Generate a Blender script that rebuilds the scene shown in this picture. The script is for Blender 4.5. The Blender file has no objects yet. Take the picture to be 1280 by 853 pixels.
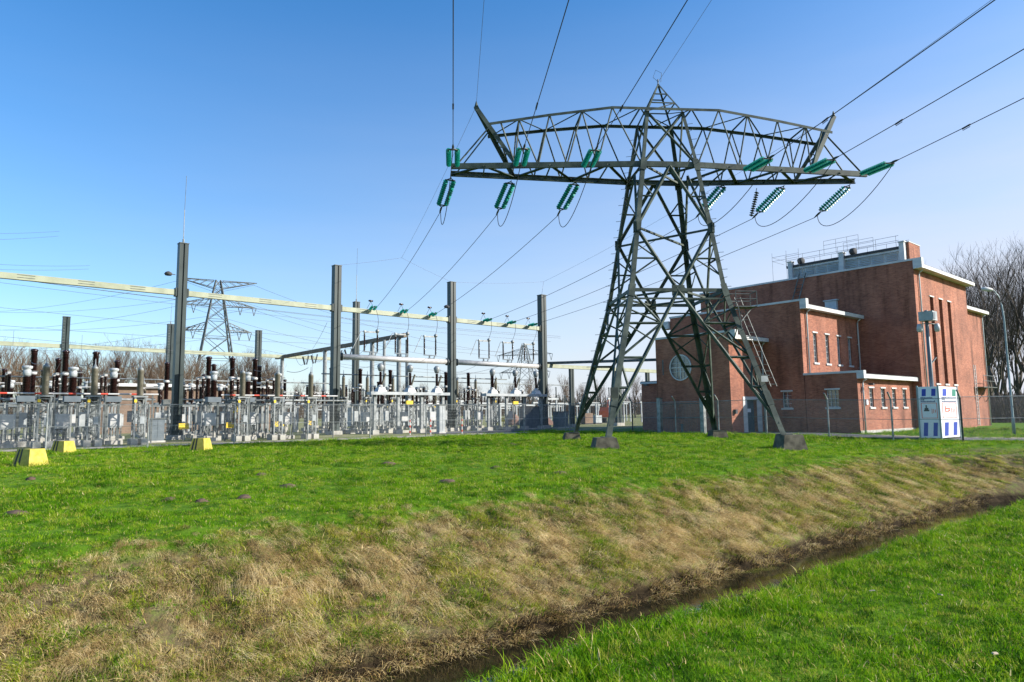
import bpy, math, random
import numpy as np
from mathutils import Vector, Matrix, Euler, noise
random.seed(7); rng = np.random.default_rng(7)
R = math.radians
scene = bpy.context.scene
COL = scene.collection
SA = math.atan2(.655, .756)                      # the site is laid out on one square grid turned by this angle
CS, SN = math.cos(SA), math.sin(SA)
def site(t, n, z=0.0): return Vector((CS*t - SN*n, SN*t + CS*n, z))
def tosite(x, y): return CS*x + SN*y, -SN*x + CS*y
def sstep(a, b, x):
    x = np.clip((np.asarray(x, float)-a)/(b-a), 0, 1); return x*x*(3-2*x)

# ------------------------------------------------------------------ mesh builder
class MB:
    def __init__(s): s.v=[]; s.f=[]; s.m=[]; s.sm=[]; s.cur=0; s.smooth=False
    def _add(s, vs, fs):
        o=len(s.v); s.v.extend([tuple(p) for p in vs])
        for f in fs: s.f.append([i+o for i in f]); s.m.append(s.cur); s.sm.append(s.smooth)
    def quad(s,a,b,c,d): s._add([a,b,c,d],[[0,1,2,3]]); return s
    def hexa(s, P):   # 8 points: bottom 4 ccw, top 4 ccw
        s._add(P,[[3,2,1,0],[4,5,6,7],[0,1,5,4],[1,2,6,5],[2,3,7,6],[3,0,4,7]]); return s
    def box(s, x0,x1,y0,y1,z0,z1):
        return s.hexa([(x0,y0,z0),(x1,y0,z0),(x1,y1,z0),(x0,y1,z0),(x0,y0,z1),(x1,y0,z1),(x1,y1,z1),(x0,y1,z1)])
    def cbox(s,x,y,z,sx,sy,sz): return s.box(x-sx/2,x+sx/2,y-sy/2,y+sy/2,z,z+sz)
    def frust(s,x,y,z0,z1,a0,b0,a1,b1):
        return s.hexa([(x-a0,y-b0,z0),(x+a0,y-b0,z0),(x+a0,y+b0,z0),(x-a0,y+b0,z0),(x-a1,y-b1,z1),(x+a1,y-b1,z1),(x+a1,y+b1,z1),(x-a1,y+b1,z1)])
    def _fr(s,p,q,up):
        p=Vector(p);q=Vector(q);d=(q-p).normalized();up=Vector(up)
        if abs(d.dot(up.normalized()))>.98: up=Vector((1,0,0)) if abs(d.x)<.9 else Vector((0,1,0))
        a=d.cross(up).normalized(); b=a.cross(d).normalized(); return p,q,d,a,b
    def bar(s,p,q,w,h=None,up=(0,0,1)):
        h=w if h is None else h; p,q,d,a,b=s._fr(p,q,up); a=a*w/2;b=b*h/2
        return s.hexa([p-a-b,p+a-b,q+a-b,q-a-b,p-a+b,p+a+b,q+a+b,q-a+b])
    def ell(s,p,q,w,t=.015,c=(0,0,1)):
        """angle-section bar, open side towards direction c"""
        p,q,d,a,b=s._fr(p,q,c)
        pr=[(0,0),(w,0),(w,t),(t,t),(t,w),(0,w)]
        k=math.sqrt(.5)
        A=(a+b)*k; B=(b-a)*k
        o=-(A+B)*w*.25
        vs=[e+o+A*x+B*y for e in (p,q) for x,y in pr]
        s._add(vs,[[0,1,2,3,4,5][::-1],[6,7,8,9,10,11]]+[[i,(i+1)%6,6+(i+1)%6,6+i] for i in range(6)]); return s
    def tube(s,p,q,r1,r2=None,n=6,cap=True):
        r2=r1 if r2 is None else r2; p,q,d,a,b=s._fr(p,q,(0,0,1))
        vs=[]
        for e,r in ((p,r1),(q,r2)):
            for i in range(n):
                t=2*math.pi*i/n; vs.append(e+a*(math.cos(t)*r)+b*(math.sin(t)*r))
        fs=[[i,(i+1)%n,n+(i+1)%n,n+i] for i in range(n)]
        if cap: fs+= [list(range(n))[::-1], [n+i for i in range(n)]]
        s._add(vs,fs); return s
    def path(s,pts,r,n=5):
        pts=[Vector(p) for p in pts]; vs=[];L=len(pts)
        for i,p in enumerate(pts):
            d=(pts[min(i+1,L-1)]-pts[max(i-1,0)]).normalized()
            up=Vector((0,0,1)) if abs(d.z)<.95 else Vector((1,0,0))
            a=d.cross(up).normalized();b=a.cross(d)
            rr=r[i] if isinstance(r,(list,tuple)) else r
            for k in range(n):
                t=2*math.pi*k/n; vs.append(p+a*(math.cos(t)*rr)+b*(math.sin(t)*rr))
        fs=[[i*n+k,i*n+(k+1)%n,(i+1)*n+(k+1)%n,(i+1)*n+k] for i in range(L-1) for k in range(n)]
        s._add(vs,fs+[list(range(n))[::-1],[(L-1)*n+k for k in range(n)]]); return s
    def lathe(s,o,ax,prof,n=10):
        o=Vector(o);ax=Vector(ax).normalized(); up=Vector((0,0,1)) if abs(ax.z)<.9 else Vector((1,0,0))
        a=ax.cross(up).normalized();b=ax.cross(a); vs=[];L=len(prof)
        for h,r in prof:
            for k in range(n):
                t=2*math.pi*k/n; vs.append(o+ax*h+a*(math.cos(t)*r)+b*(math.sin(t)*r))
        fs=[[i*n+k,(i+1)*n+k,(i+1)*n+(k+1)%n,i*n+(k+1)%n] for i in range(L-1) for k in range(n)]
        s._add(vs,fs+[list(range(n)),[(L-1)*n+k for k in range(n)][::-1]]); return s
    def build(s,name,mats,parent=None,org=(0,0,0),loc=None):
        me=bpy.data.meshes.new(name)
        O=Vector(org)
        me.from_pydata([tuple(Vector(p)-O) for p in s.v],[],s.f)
        if not isinstance(mats,(list,tuple)): mats=[mats]
        for m in mats: me.materials.append(m)
        me.polygons.foreach_set('material_index',s.m); me.polygons.foreach_set('use_smooth',s.sm); me.update()
        ob=bpy.data.objects.new(name,me); COL.objects.link(ob)
        if parent: ob.parent=parent
        if loc is not None: ob.location=loc
        return ob
def tag(o,label=None,cat=None,group=None,kind=None):
    if label: o['label']=label
    if cat: o['category']=cat
    if group: o['group']=group
    if kind: o['kind']=kind
    return o
def thing(name,label,cat,loc=(0,0,0),rz=0.0,group=None):
    o=bpy.data.objects.new(name,None); COL.objects.link(o); o.empty_display_size=.3
    o.location=loc; o.rotation_euler=(0,0,rz); return tag(o,label,cat,group)
KIDS={}
def kids(o): return [c for c in bpy.data.objects if c.parent==o]
def dup(root,loc=None,rot=None,label=None,group=None,scale=None):
    if root.name not in KIDS: KIDS[root.name]=[(c,kids(c)) for c in kids(root)]
    r=root.copy(); COL.objects.link(r)
    if loc is not None: r.location=loc
    if rot is not None: r.rotation_euler=rot
    if scale is not None: r.scale=scale if hasattr(scale,'__len__') else (scale,)*3
    if label: r['label']=label
    if group: r['group']=group
    for c,gs in KIDS[root.name]:
        d=c.copy(); COL.objects.link(d); d.parent=r
        for g in gs:
            e=g.copy(); COL.objects.link(e); e.parent=d
    return r
class Placer:
    """first call moves the prototype itself, later calls copy it"""
    def __init__(s,root): s.r=root; s.used=False
    def put(s,loc,rot,label,group,scale=None):
        if s.used: return dup(s.r,loc,rot,label,group,scale)
        if s.r.name not in KIDS: KIDS[s.r.name]=[(c,kids(c)) for c in kids(s.r)]
        s.used=True; s.r.location=loc; s.r.rotation_euler=rot
        if scale is not None: s.r.scale=(scale,)*3 if not hasattr(scale,'__len__') else scale
        return tag(s.r,label,None,group)

# ------------------------------------------------------------------ materials
def newmat(name):
    m=bpy.data.materials.new(name); m.use_nodes=True; nt=m.node_tree
    return m,nt,nt.nodes['Principled BSDF'],nt.nodes,nt.links
def rgb(c): return (c[0],c[1],c[2],1)
def mat(name,c,c2=None,scale=3.0,rough=.6,metal=0.0,bump=0.0,bscale=None,detail=6,lo=.35,hi=.65,coord='Object',stretch=(1,1,1),spec=.5,rv=0.0):
    m,nt,b,N,L=newmat(name)
    b.inputs['Base Color'].default_value=rgb(c); b.inputs['Roughness'].default_value=rough
    b.inputs['Metallic'].default_value=metal; b.inputs['Specular IOR Level'].default_value=spec
    tc=N.new('ShaderNodeTexCoord'); mp=N.new('ShaderNodeMapping'); mp.inputs['Scale'].default_value=stretch
    L.new(tc.outputs[coord],mp.inputs['Vector'])
    if c2 is not None:
        no=N.new('ShaderNodeTexNoise'); no.inputs['Scale'].default_value=scale; no.inputs['Detail'].default_value=detail
        L.new(mp.outputs[0],no.inputs['Vector'])
        r=N.new('ShaderNodeValToRGB'); r.color_ramp.elements[0].position=lo; r.color_ramp.elements[1].position=hi
        r.color_ramp.elements[0].color=rgb(c); r.color_ramp.elements[1].color=rgb(c2)
        L.new(no.outputs['Fac'],r.inputs[0]); L.new(r.outputs[0],b.inputs['Base Color'])
        if rv:
            mr=N.new('ShaderNodeMapRange'); mr.inputs['To Min'].default_value=rough-rv; mr.inputs['To Max'].default_value=rough+rv
            L.new(no.outputs['Fac'],mr.inputs[0]); L.new(mr.outputs[0],b.inputs['Roughness'])
    if bump:
        n2=N.new('ShaderNodeTexNoise'); n2.inputs['Scale'].default_value=bscale or scale*6; n2.inputs['Detail'].default_value=4
        L.new(mp.outputs[0],n2.inputs['Vector'])
        bp=N.new('ShaderNodeBump'); bp.inputs['Strength'].default_value=bump; bp.inputs['Distance'].default_value=.02
        L.new(n2.outputs['Fac'],bp.inputs['Height']); L.new(bp.outputs[0],b.inputs['Normal'])
    return m
M={}
M['pylon']=mat('pylon_steel',(.025,.040,.033),(.12,.145,.115),2.2,.6,.0,.1,30,lo=.36,hi=.85,spec=.3,rv=.12)
M['pylon_dark']=mat('pylon_dark_paint',(.03,.04,.035),(.06,.07,.055),3,.6,.2)
M['galv']=mat('galvanised_steel',(.14,.16,.16),(.31,.33,.325),3,.5,.3,rv=.12)
M['galvd']=mat('weathered_steel',(.055,.07,.07),(.14,.155,.15),4,.55,.3)
M['column']=mat('column_green_steel',(.010,.022,.020),(.028,.048,.045),2.5,.5,.0,rv=.1,stretch=(1,1,.25))
M['cream']=mat('cream_beam_paint',(.27,.295,.20),(.36,.385,.27),1.5,.5)
M['white']=mat('white_paint',(.40,.41,.40),(.54,.54,.52),2.5,.5)
M['alu']=mat('aluminium_tube',(.38,.38,.37),(.52,.52,.50),3,.45,.2)
M['brown']=mat('brown_porcelain',(.015,.007,.006),(.032,.012,.010),6,.18)
M['porc']=mat('grey_porcelain',(.17,.16,.125),(.24,.23,.18),6,.3)
M['teal']=mat('green_glass_disc',(.0,.16,.13),(.01,.36,.28),22,.3,spec=.4)
M['rust']=mat('weathered_brown_steel',(.10,.075,.05),(.20,.16,.11),1.5,.7)
M['conc']=mat('concrete',(.36,.35,.32),(.52,.51,.47),4,.9,0,.3,40)
M['concd']=mat('old_mossy_concrete',(.055,.05,.035),(.14,.125,.09),3.5,.95,0,.5,25)
M['chip']=mat('weathered_wood_chip',(.35,.28,.20),(.48,.40,.30),30,.9)
M['block']=mat('white_foundation',(.28,.27,.24),(.44,.43,.38),3,.85)
M['wire']=mat('conductor_wire',(.045,.045,.045),None,1,.5,.6)
M['wirel']=mat('thin_wire',(.14,.14,.15),None,1,.5,.5)
M['yellow']=mat('yellow_paint',(.36,.29,.03),(.50,.415,.075),5,.75,0,.4,30,detail=10)
M['yel2']=mat('warning_yellow',(.78,.55,.03),None,1,.5)
M['black']=mat('black_paint',(.015,.015,.015),(.03,.03,.03),5,.6)
M['red']=mat('red_paint',(.55,.06,.03),None,1,.5)
M['cab']=mat('cabinet_white',(.27,.30,.31),(.42,.45,.45),2,.5)
M['cabd']=mat('cabinet_slate',(.09,.12,.14),(.13,.16,.18),3,.5)
M['trim']=mat('white_trim',(.46,.48,.48),(.62,.62,.60),1.2,.6,stretch=(1,1,3))
M['trimd']=mat('roof_felt',(.045,.045,.05),(.07,.07,.07),2,.9)
M['glass']=mat('window_glass',(.03,.04,.05),(.05,.06,.075),.7,.06,spec=.9)
M['curtain']=mat('curtain',(.45,.42,.38),(.55,.52,.46),2,.8)
M['door']=mat('door_blue_grey',(.05,.075,.10),(.07,.10,.13),3,.5)
M['pipe']=mat('downpipe_grey',(.42,.46,.48),(.52,.56,.58),3,.5)
M['lampgr']=mat('lamp_post_teal',(.16,.24,.26),(.24,.32,.33),3,.45,.2)
M['signw']=mat('sign_panel_white',(.72,.76,.80),(.78,.81,.84),2,.45)
M['signb']=mat('sign_blue',(.015,.05,.38),None,1,.45)
M['signg']=mat('sign_green',(.02,.20,.14),None,1,.45)
M['signo']=mat('sign_orange',(.75,.12,.05),None,1,.5)
M['signt']=mat('sign_navy_ink',(.05,.07,.16),None,1,.5)
M['bark']=mat('bark',(.060,.048,.036),(.115,.095,.07),4,.95,coord='Object')
M['twig']=mat('twigs',(.085,.055,.034),(.16,.11,.068),.25,.95)
M['twigr']=mat('twigs_dark',(.05,.038,.032),(.11,.085,.068),.25,.95)
M['ivy']=mat('ivy_leaves',(.03,.05,.015),(.06,.08,.03),1,.8)
M['asph']=mat('asphalt',(.055,.055,.058),(.10,.10,.10),1.5,.95,0,.3,60)
M['path']=mat('gravel_path',(.26,.22,.17),(.42,.37,.30),2.5,.95,0,.4,50)
M['soil']=mat('mole_soil',(.055,.035,.022),(.12,.08,.052),9,1,0,.8,20)
M['orange']=mat('excavator_orange',(.70,.12,.03),(.75,.16,.05),3,.5)
M['mud']=mat('bare_soil_heap',(.14,.08,.06),(.24,.15,.11),2,1,0,.6,8)

def brickmat(name,tone,dark,mort,lowz=None):
    m,nt,b,N,L=newmat(name)
    tc=N.new('ShaderNodeTexCoord'); sp=N.new('ShaderNodeSeparateXYZ'); L.new(tc.outputs['Object'],sp.inputs[0])
    ad=N.new('ShaderNodeMath'); L.new(sp.outputs[0],ad.inputs[0]); L.new(sp.outputs[1],ad.inputs[1])
    cb=N.new('ShaderNodeCombineXYZ'); L.new(ad.outputs[0],cb.inputs[0]); L.new(sp.outputs[2],cb.inputs[1])
    br=N.new('ShaderNodeTexBrick'); L.new(cb.outputs[0],br.inputs['Vector'])
    br.inputs['Scale'].default_value=1; br.inputs['Brick Width'].default_value=.22; br.inputs['Row Height'].default_value=.066
    br.inputs['Mortar Size'].default_value=.006; br.inputs['Mortar Smooth'].default_value=.4; br.inputs['Bias'].default_value=0
    br.inputs['Color1'].default_value=rgb(tone); br.inputs['Color2'].default_value=rgb(dark); br.inputs['Mortar'].default_value=rgb(mort)
    n1=N.new('ShaderNodeTexNoise'); n1.inputs['Scale'].default_value=.55; n1.inputs['Detail'].default_value=8; n1.inputs['Roughness'].default_value=.65
    L.new(tc.outputs['Object'],n1.inputs['Vector'])
    r=N.new('ShaderNodeValToRGB'); r.color_ramp.elements[0].position=.3; r.color_ramp.elements[1].position=.7
    r.color_ramp.elements[0].color=(.58,.55,.55,1); r.color_ramp.elements[1].color=(1.12,1.08,1.05,1)
    L.new(n1.outputs['Fac'],r.inputs[0])
    mx=N.new('ShaderNodeMix'); mx.data_type='RGBA'; mx.blend_type='MULTIPLY'; mx.inputs[0].default_value=1
    L.new(br.outputs['Color'],mx.inputs[6]); L.new(r.outputs[0],mx.inputs[7])
    # pale patches: lime bloom running down the wall in streaks
    mp=N.new('ShaderNodeMapping'); mp.inputs['Scale'].default_value=(.9,.9,.12); L.new(tc.outputs['Object'],mp.inputs[0])
    n2=N.new('ShaderNodeTexNoise'); n2.inputs['Scale'].default_value=1.6; n2.inputs['Detail'].default_value=5; L.new(mp.outputs[0],n2.inputs['Vector'])
    r2=N.new('ShaderNodeValToRGB'); r2.color_ramp.elements[0].position=.5; r2.color_ramp.elements[1].position=.8
    r2.color_ramp.elements[0].color=(0,0,0,1); r2.color_ramp.elements[1].color=(.35,.35,.35,1); L.new(n2.outputs['Fac'],r2.inputs[0])
    m2=N.new('ShaderNodeMix'); m2.data_type='RGBA'; L.new(r2.outputs[0],m2.inputs[0]); L.new(mx.outputs[2],m2.inputs[6]); m2.inputs[7].default_value=rgb([.5*a+.5*c for a,c in zip(tone,(.3,.2,.16))])
    r3=N.new('ShaderNodeValToRGB'); r3.color_ramp.elements[0].position=.28; r3.color_ramp.elements[1].position=.46
    r3.color_ramp.elements[0].color=(.50,.47,.45,1); r3.color_ramp.elements[1].color=(1,1,1,1); L.new(n2.outputs['Fac'],r3.inputs[0])
    m3=N.new('ShaderNodeMix'); m3.data_type='RGBA'; m3.blend_type='MULTIPLY'; m3.inputs[0].default_value=1; L.new(m2.outputs[2],m3.inputs[6]); L.new(r3.outputs[0],m3.inputs[7])
    L.new(m3.outputs[2],b.inputs['Base Color']); b.inputs['Roughness'].default_value=.9
    bp=N.new('ShaderNodeBump'); bp.inputs['Strength'].default_value=.4; bp.inputs['Distance'].default_value=.01
    L.new(br.outputs['Fac'],bp.inputs['Height']); bp.invert=True; L.new(bp.outputs[0],b.inputs['Normal'])
    return m
M['brick']=brickmat('red_brick',(.44,.168,.096),(.27,.090,.053),(.36,.23,.165))
M['brickt']=brickmat('tan_brick',(.24,.175,.12),(.19,.13,.09),(.26,.21,.17))

def meshmat(name,sp_h,sp_v,w,c):
    """welded wire mesh: opaque wires, open cells, laid out in the fence's own coordinates"""
    m,nt,b,N,L=newmat(name); b.inputs['Base Color'].default_value=rgb(c); b.inputs['Metallic'].default_value=.3; b.inputs['Roughness'].default_value=.5
    tc=N.new('ShaderNodeTexCoord'); s=N.new('ShaderNodeSeparateXYZ'); L.new(tc.outputs['Object'],s.inputs[0])
    outs=[]
    for ch,p in ((0,sp_v),(2,sp_h)):
        a=N.new('ShaderNodeMath'); a.operation='DIVIDE'; L.new(s.outputs[ch],a.inputs[0]); a.inputs[1].default_value=p
        f=N.new('ShaderNodeMath'); f.operation='FRACT'; L.new(a.outputs[0],f.inputs[0])
        l=N.new('ShaderNodeMath'); l.operation='LESS_THAN'; L.new(f.outputs[0],l.inputs[0]); l.inputs[1].default_value=w/p
        outs.append(l)
    mx=N.new('ShaderNodeMath'); mx.operation='MAXIMUM'; L.new(outs[0].outputs[0],mx.inputs[0]); L.new(outs[1].outputs[0],mx.inputs[1])
    L.new(mx.outputs[0],b.inputs['Alpha']); return m
M['mesh']=meshmat('wire_mesh',.2,.05,.0034,(.26,.28,.28))
M['mesh2']=meshmat('chain_mesh',.05,.05,.0038,(.36,.36,.35))

# grass blade materials: colour varies in patches over the ground and from tuft to tuft
def blade(name,cols,scale,trans=.35,rnd=.25,rough=.7):
    m,nt,b,N,L=newmat(name)
    g=N.new('ShaderNodeNewGeometry'); no=N.new('ShaderNodeTexNoise'); no.inputs['Scale'].default_value=scale; no.inputs['Detail'].default_value=5
    no.inputs['Roughness'].default_value=.8
    L.new(g.outputs['Position'],no.inputs['Vector'])
    oi=N.new('ShaderNodeObjectInfo'); ma=N.new('ShaderNodeMath'); ma.operation='MULTIPLY_ADD'; L.new(oi.outputs['Random'],ma.inputs[0]); ma.inputs[1].default_value=rnd; 
    sb=N.new('ShaderNodeMath'); sb.operation='SUBTRACT'; L.new(no.outputs['Fac'],sb.inputs[0]); sb.inputs[1].default_value=rnd/2
    L.new(sb.outputs[0],ma.inputs[2])
    r=N.new('ShaderNodeValToRGB'); els=r.color_ramp.elements
    while len(els)<len(cols): els.new(.5)
    for i,(p,c) in enumerate(cols): els[i].position=p; els[i].color=rgb(c)
    L.new(ma.outputs[0],r.inputs[0])
    L.new(r.outputs[0],b.inputs['Base Color']); b.inputs['Roughness'].default_value=rough; b.inputs['Specular IOR Level'].default_value=.12
    tr=N.new('ShaderNodeBsdfTranslucent'); L.new(r.outputs[0],tr.inputs[0])
    mx=N.new('ShaderNodeMixShader'); mx.inputs[0].default_value=trans
    L.new(b.outputs[0],mx.inputs[1]); L.new(tr.outputs[0],mx.inputs[2]); L.new(mx.outputs[0],N['Material Output'].inputs['Surface'])
    return m
M['gr']=blade('grass_blades',[(.22,(.025,.085,.002)),(.38,(.085,.23,.003)),(.55,(.16,.34,.004)),(.68,(.26,.40,.008)),(.84,(.38,.38,.06))],1.7,.4,.6)
M['gr2']=blade('slope_green_blades',[(.3,(.05,.14,.003)),(.5,(.20,.31,.006)),(.75,(.46,.44,.05))],1.3,.4,.5)
M['st']=blade('dry_straw_blades',[(.22,(.10,.062,.02)),(.4,(.40,.27,.10)),(.55,(.70,.53,.24)),(.75,(.92,.78,.46))],5.5,.3,.3)
M['st2']=blade('dead_stem_blades',[(.3,(.012,.008,.004)),(.6,(.038,.025,.013)),(.85,(.14,.095,.045))],2.5,.2,.4)
# ------------------------------------------------------------------ terrain
def nz(x,y,s,seed=0.0): return noise.noise(Vector((x*s+seed,y*s-seed,seed*.37)))
WZ=-1.5
PU=[-50, 2.6, 3.4, 5.4, 6.0, 7.25, 7.5, 7.66, 8.5, 10.0, 10.5, 60]
PZ=[0, 0, -.08,-1.5,-1.8,-1.78,-1.5,-1.15,-.80,-.10,0,0]
def dcoord(t,n):
    """across-ditch coordinate; the ditch turns away to the right after t=24"""
    if n<=0 and t<=22.5: return n
    a=max(n,0.0); b=max(t-22.5,0.0)
    return (a**4+b**4)**.25
def ditch_u(t,n):
    u=dcoord(t,n)
    u+= .22*nz(t,n,.55,3.1)+.10*nz(t,n,1.7,8.2) if 2.5<u<12 else 0
    return u
def gz(t,n):
    u=ditch_u(t,n)
    z=float(np.interp(u,PU,PZ))
    if u>7.6:
        z+=.18*float(sstep(14,22,n))
        f=float(sstep(24,32,t))*float(1-sstep(12.5,16,u))*float(sstep(7.6,9.5,u)); z-=.22*f
        k=float(sstep(7.6,8.3,u))*(1-float(sstep(10.3,11.5,u)))
        z+=k*(.13*nz(t,n,1.1,1.7)+.08*nz(t,n,3.1,4.4))
        if n<40: z+=k*0+.035*nz(t,n,1.9,7.1)*float(sstep(10.3,12,u))+.035*nz(t,n,.35,5.5)*float(sstep(10.3,12,u))*float(1-sstep(34,38,n))
    elif u<3.4: z+=.03*nz(t,n,.6,2.2)
    return z
def axis(*segs):
    out=[]
    for a,b,st in segs: out+=list(np.arange(a,b-1e-6,st))
    return out
tv=[-1500,-900,-500,-300,-180,-100,-60,-40,-25,-15,-10]+axis((-7,0,.5),(0,36,.25),(36,50,.8),(50,80,2.5))+[80,95,120,160,230,330,500,900,1500]
nv=[-300,-120,-50,-20,-8,-3,-1]+axis((0,12.5,.13),(12.5,24,.5),(24,46,.9),(46,70,3))+[70,80,100,130,180,260,400,700,1200,2000]
me=bpy.data.meshes.new('ground')
vs=[];
for n in nv:
    for t in tv:
        p=site(t,n,gz(t,n) if (t>-30 and n<75) else (.18 if n>22 else 0)); vs.append(tuple(p))
W_=len(tv); fs=[[j*W_+i,j*W_+i+1,(j+1)*W_+i+1,(j+1)*W_+i] for j in range(len(nv)-1) for i in range(W_-1)]
me.from_pydata(vs,[],fs); me.polygons.foreach_set('use_smooth',[True]*len(fs)); me.update()
ground=bpy.data.objects.new('ground',me); COL.objects.link(ground); ground['kind']='structure'
def groundmat():
    m,nt,b,N,L=newmat('ground_turf_and_soil')
    g=N.new('ShaderNodeNewGeometry'); s=N.new('ShaderNodeSeparateXYZ'); L.new(g.outputs['Position'],s.inputs[0])
    # site coordinate n decides field / ditch / yard
    def dotc(a,c):
        x=N.new('ShaderNodeMath'); x.operation='MULTIPLY'; L.new(s.outputs[0],x.inputs[0]); x.inputs[1].default_value=a
        y=N.new('ShaderNodeMath'); y.operation='MULTIPLY_ADD'; L.new(s.outputs[1],y.inputs[0]); y.inputs[1].default_value=c; L.new(x.outputs[0],y.inputs[2]); return y.outputs[0]
    nn=dotc(-SN,CS)
    def nscl(sc,det=6):
        no=N.new('ShaderNodeTexNoise'); no.inputs['Scale'].default_value=sc; no.inputs['Detail'].default_value=det; no.inputs['Roughness'].default_value=.7; L.new(g.outputs['Position'],no.inputs['Vector']); return no.outputs['Fac']
    def ramp(f,els):
        r=N.new('ShaderNodeValToRGB'); e=r.color_ramp.elements
        while len(e)<len(els): e.new(.5)
        for i,(p,c) in enumerate(els): e[i].position=p; e[i].color=rgb(c)
        L.new(f,r.inputs[0]); return r.outputs[0]
    turf=ramp(nscl(1.4,8),[(.3,(.04,.09,.006)),(.5,(.08,.17,.008)),(.7,(.14,.23,.02))])
    yard=ramp(nscl(.35,8),[(.35,(.10,.14,.04)),(.5,(.19,.20,.08)),(.62,(.30,.26,.17)),(.75,(.36,.32,.24))])
    soil=ramp(nscl(5,8),[(.3,(.06,.045,.025)),(.5,(.15,.12,.06)),(.62,(.14,.17,.04)),(.75,(.28,.21,.12))])
    def mixc(f,a,c2):
        mx=N.new('ShaderNodeMix'); mx.data_type='RGBA'; L.new(f,mx.inputs[0]); L.new(a,mx.inputs[6]); L.new(c2,mx.inputs[7]); return mx.outputs[2]
    def mr(v,a,b2):
        x=N.new('ShaderNodeMapRange'); L.new(v,x.inputs[0]); x.inputs[1].default_value=a; x.inputs[2].default_value=b2; return x.outputs[0]
    c=mixc(mr(nn,40.5,42.5),turf,yard)
    c=mixc(mr(s.outputs[2],-.10,-.22),c,soil)
    wet=ramp(nscl(6,6),[(.35,(.012,.009,.005)),(.7,(.05,.036,.02))])
    c=mixc(mr(s.outputs[2],-1.2,-1.35),c,wet)
    L.new(c,b.inputs['Base Color']); b.inputs['Roughness'].default_value=1; b.inputs['Specular IOR Level'].default_value=.1
    bp=N.new('ShaderNodeBump'); bp.inputs['Strength'].default_value=.9; bp.inputs['Distance'].default_value=.05; L.new(nscl(9,6),bp.inputs['Height']); L.new(bp.outputs[0],b.inputs['Normal'])
    return m
me.materials.append(groundmat())

# ditch water
m,nt,b,N,L=newmat('ditch_water'); b.inputs['Base Color'].default_value=(.012,.011,.006,1); b.inputs['Roughness'].default_value=.06; b.inputs['Specular IOR Level'].default_value=.55
no=N.new('ShaderNodeTexNoise'); no.inputs['Scale'].default_value=6; g=N.new('ShaderNodeNewGeometry'); L.new(g.outputs['Position'],no.inputs['Vector'])
bp=N.new('ShaderNodeBump'); bp.inputs['Strength'].default_value=.12; bp.inputs['Distance'].default_value=.02; L.new(no.outputs['Fac'],bp.inputs['Height']); L.new(bp.outputs[0],b.inputs['Normal'])
r=N.new('ShaderNodeValToRGB'); r.color_ramp.elements[0].position=.60; r.color_ramp.elements[1].position=.70
r.color_ramp.elements[0].color=(.012,.011,.006,1); r.color_ramp.elements[1].color=(.07,.085,.015,1)
n3=N.new('ShaderNodeTexNoise'); n3.inputs['Scale'].default_value=.9; n3.inputs['Detail'].default_value=6; L.new(g.outputs['Position'],n3.inputs['Vector']); L.new(n3.outputs['Fac'],r.inputs[0]); L.new(r.outputs[0],b.inputs['Base Color'])
M['water']=m
w=MB()
ts=list(np.arange(-40,22.6,2.5))
for a,c in zip(ts[:-1],ts[1:]): w.quad(site(a,4.9,WZ),site(c,4.9,WZ),site(c,8.3,WZ),site(a,8.3,WZ))
pr=[]
for k in range(13):
    th=math.pi/2*(1-k/12); c_,s_=math.cos(th),math.sin(th); q=(abs(c_)**4+abs(s_)**4)**-.25
    pr.append((22.5+c_*q*4.9,s_*q*4.9,22.5+c_*q*8.3,s_*q*8.3))
for a,c in zip(pr[:-1],pr[1:]): w.quad(site(a[0],a[1],WZ),site(c[0],c[1],WZ),site(c[2],c[3],WZ),site(a[2],a[3],WZ))
w.quad(site(27.4,0,WZ),site(27.4,-60,WZ),site(30.8,-60,WZ),site(30.8,0,WZ))
w.build('ditch_water',M['water'])['kind']='structure'

def strip(name,m_,pts,wd,z,n_sub=14,wob=0.0):
    b=MB(); prev=None; L_=[]
    for (t0,n0),(t1,n1) in zip(pts[:-1],pts[1:]):
        for k in range(n_sub): L_.append((t0+(t1-t0)*k/n_sub,n0+(n1-n0)*k/n_sub))
    L_.append(pts[-1])
    for i,(t,n) in enumerate(L_):
        a=L_[max(i-1,0)]; c=L_[min(i+1,len(L_)-1)]; d=Vector((c[0]-a[0],c[1]-a[1])).normalized(); q=Vector((-d.y,d.x))*wd/2
        w1=wob*nz(t,n,.5,2); w2=wob*nz(t,n,.5,9)
        A=(t+q.x*(1+w1),n+q.y*(1+w1)); B=(t-q.x*(1+w2),n-q.y*(1+w2))
        cur=(site(A[0],A[1],gz(*A)+z),site(B[0],B[1],gz(*B)+z))
        if prev: b.quad(prev[0],prev[1],cur[1],cur[0])
        prev=cur
    o=b.build(name,m_); o['kind']='structure'; return o
strip('path',M['path'],[(-60,39.2),(36,39.2)],2.6,.03,40,.25)
strip('yard_road',M['asph'],[(30,45.2),(44.5,45.2)],5.5,.024,10)
strip('access_road',M['asph'],[(42.1,-30),(42.1,48)],3.2,.03,40)
strip('side_path',M['path'],[(44.6,-30),(44.6,18)],1.5,.022,20,.2)
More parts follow.
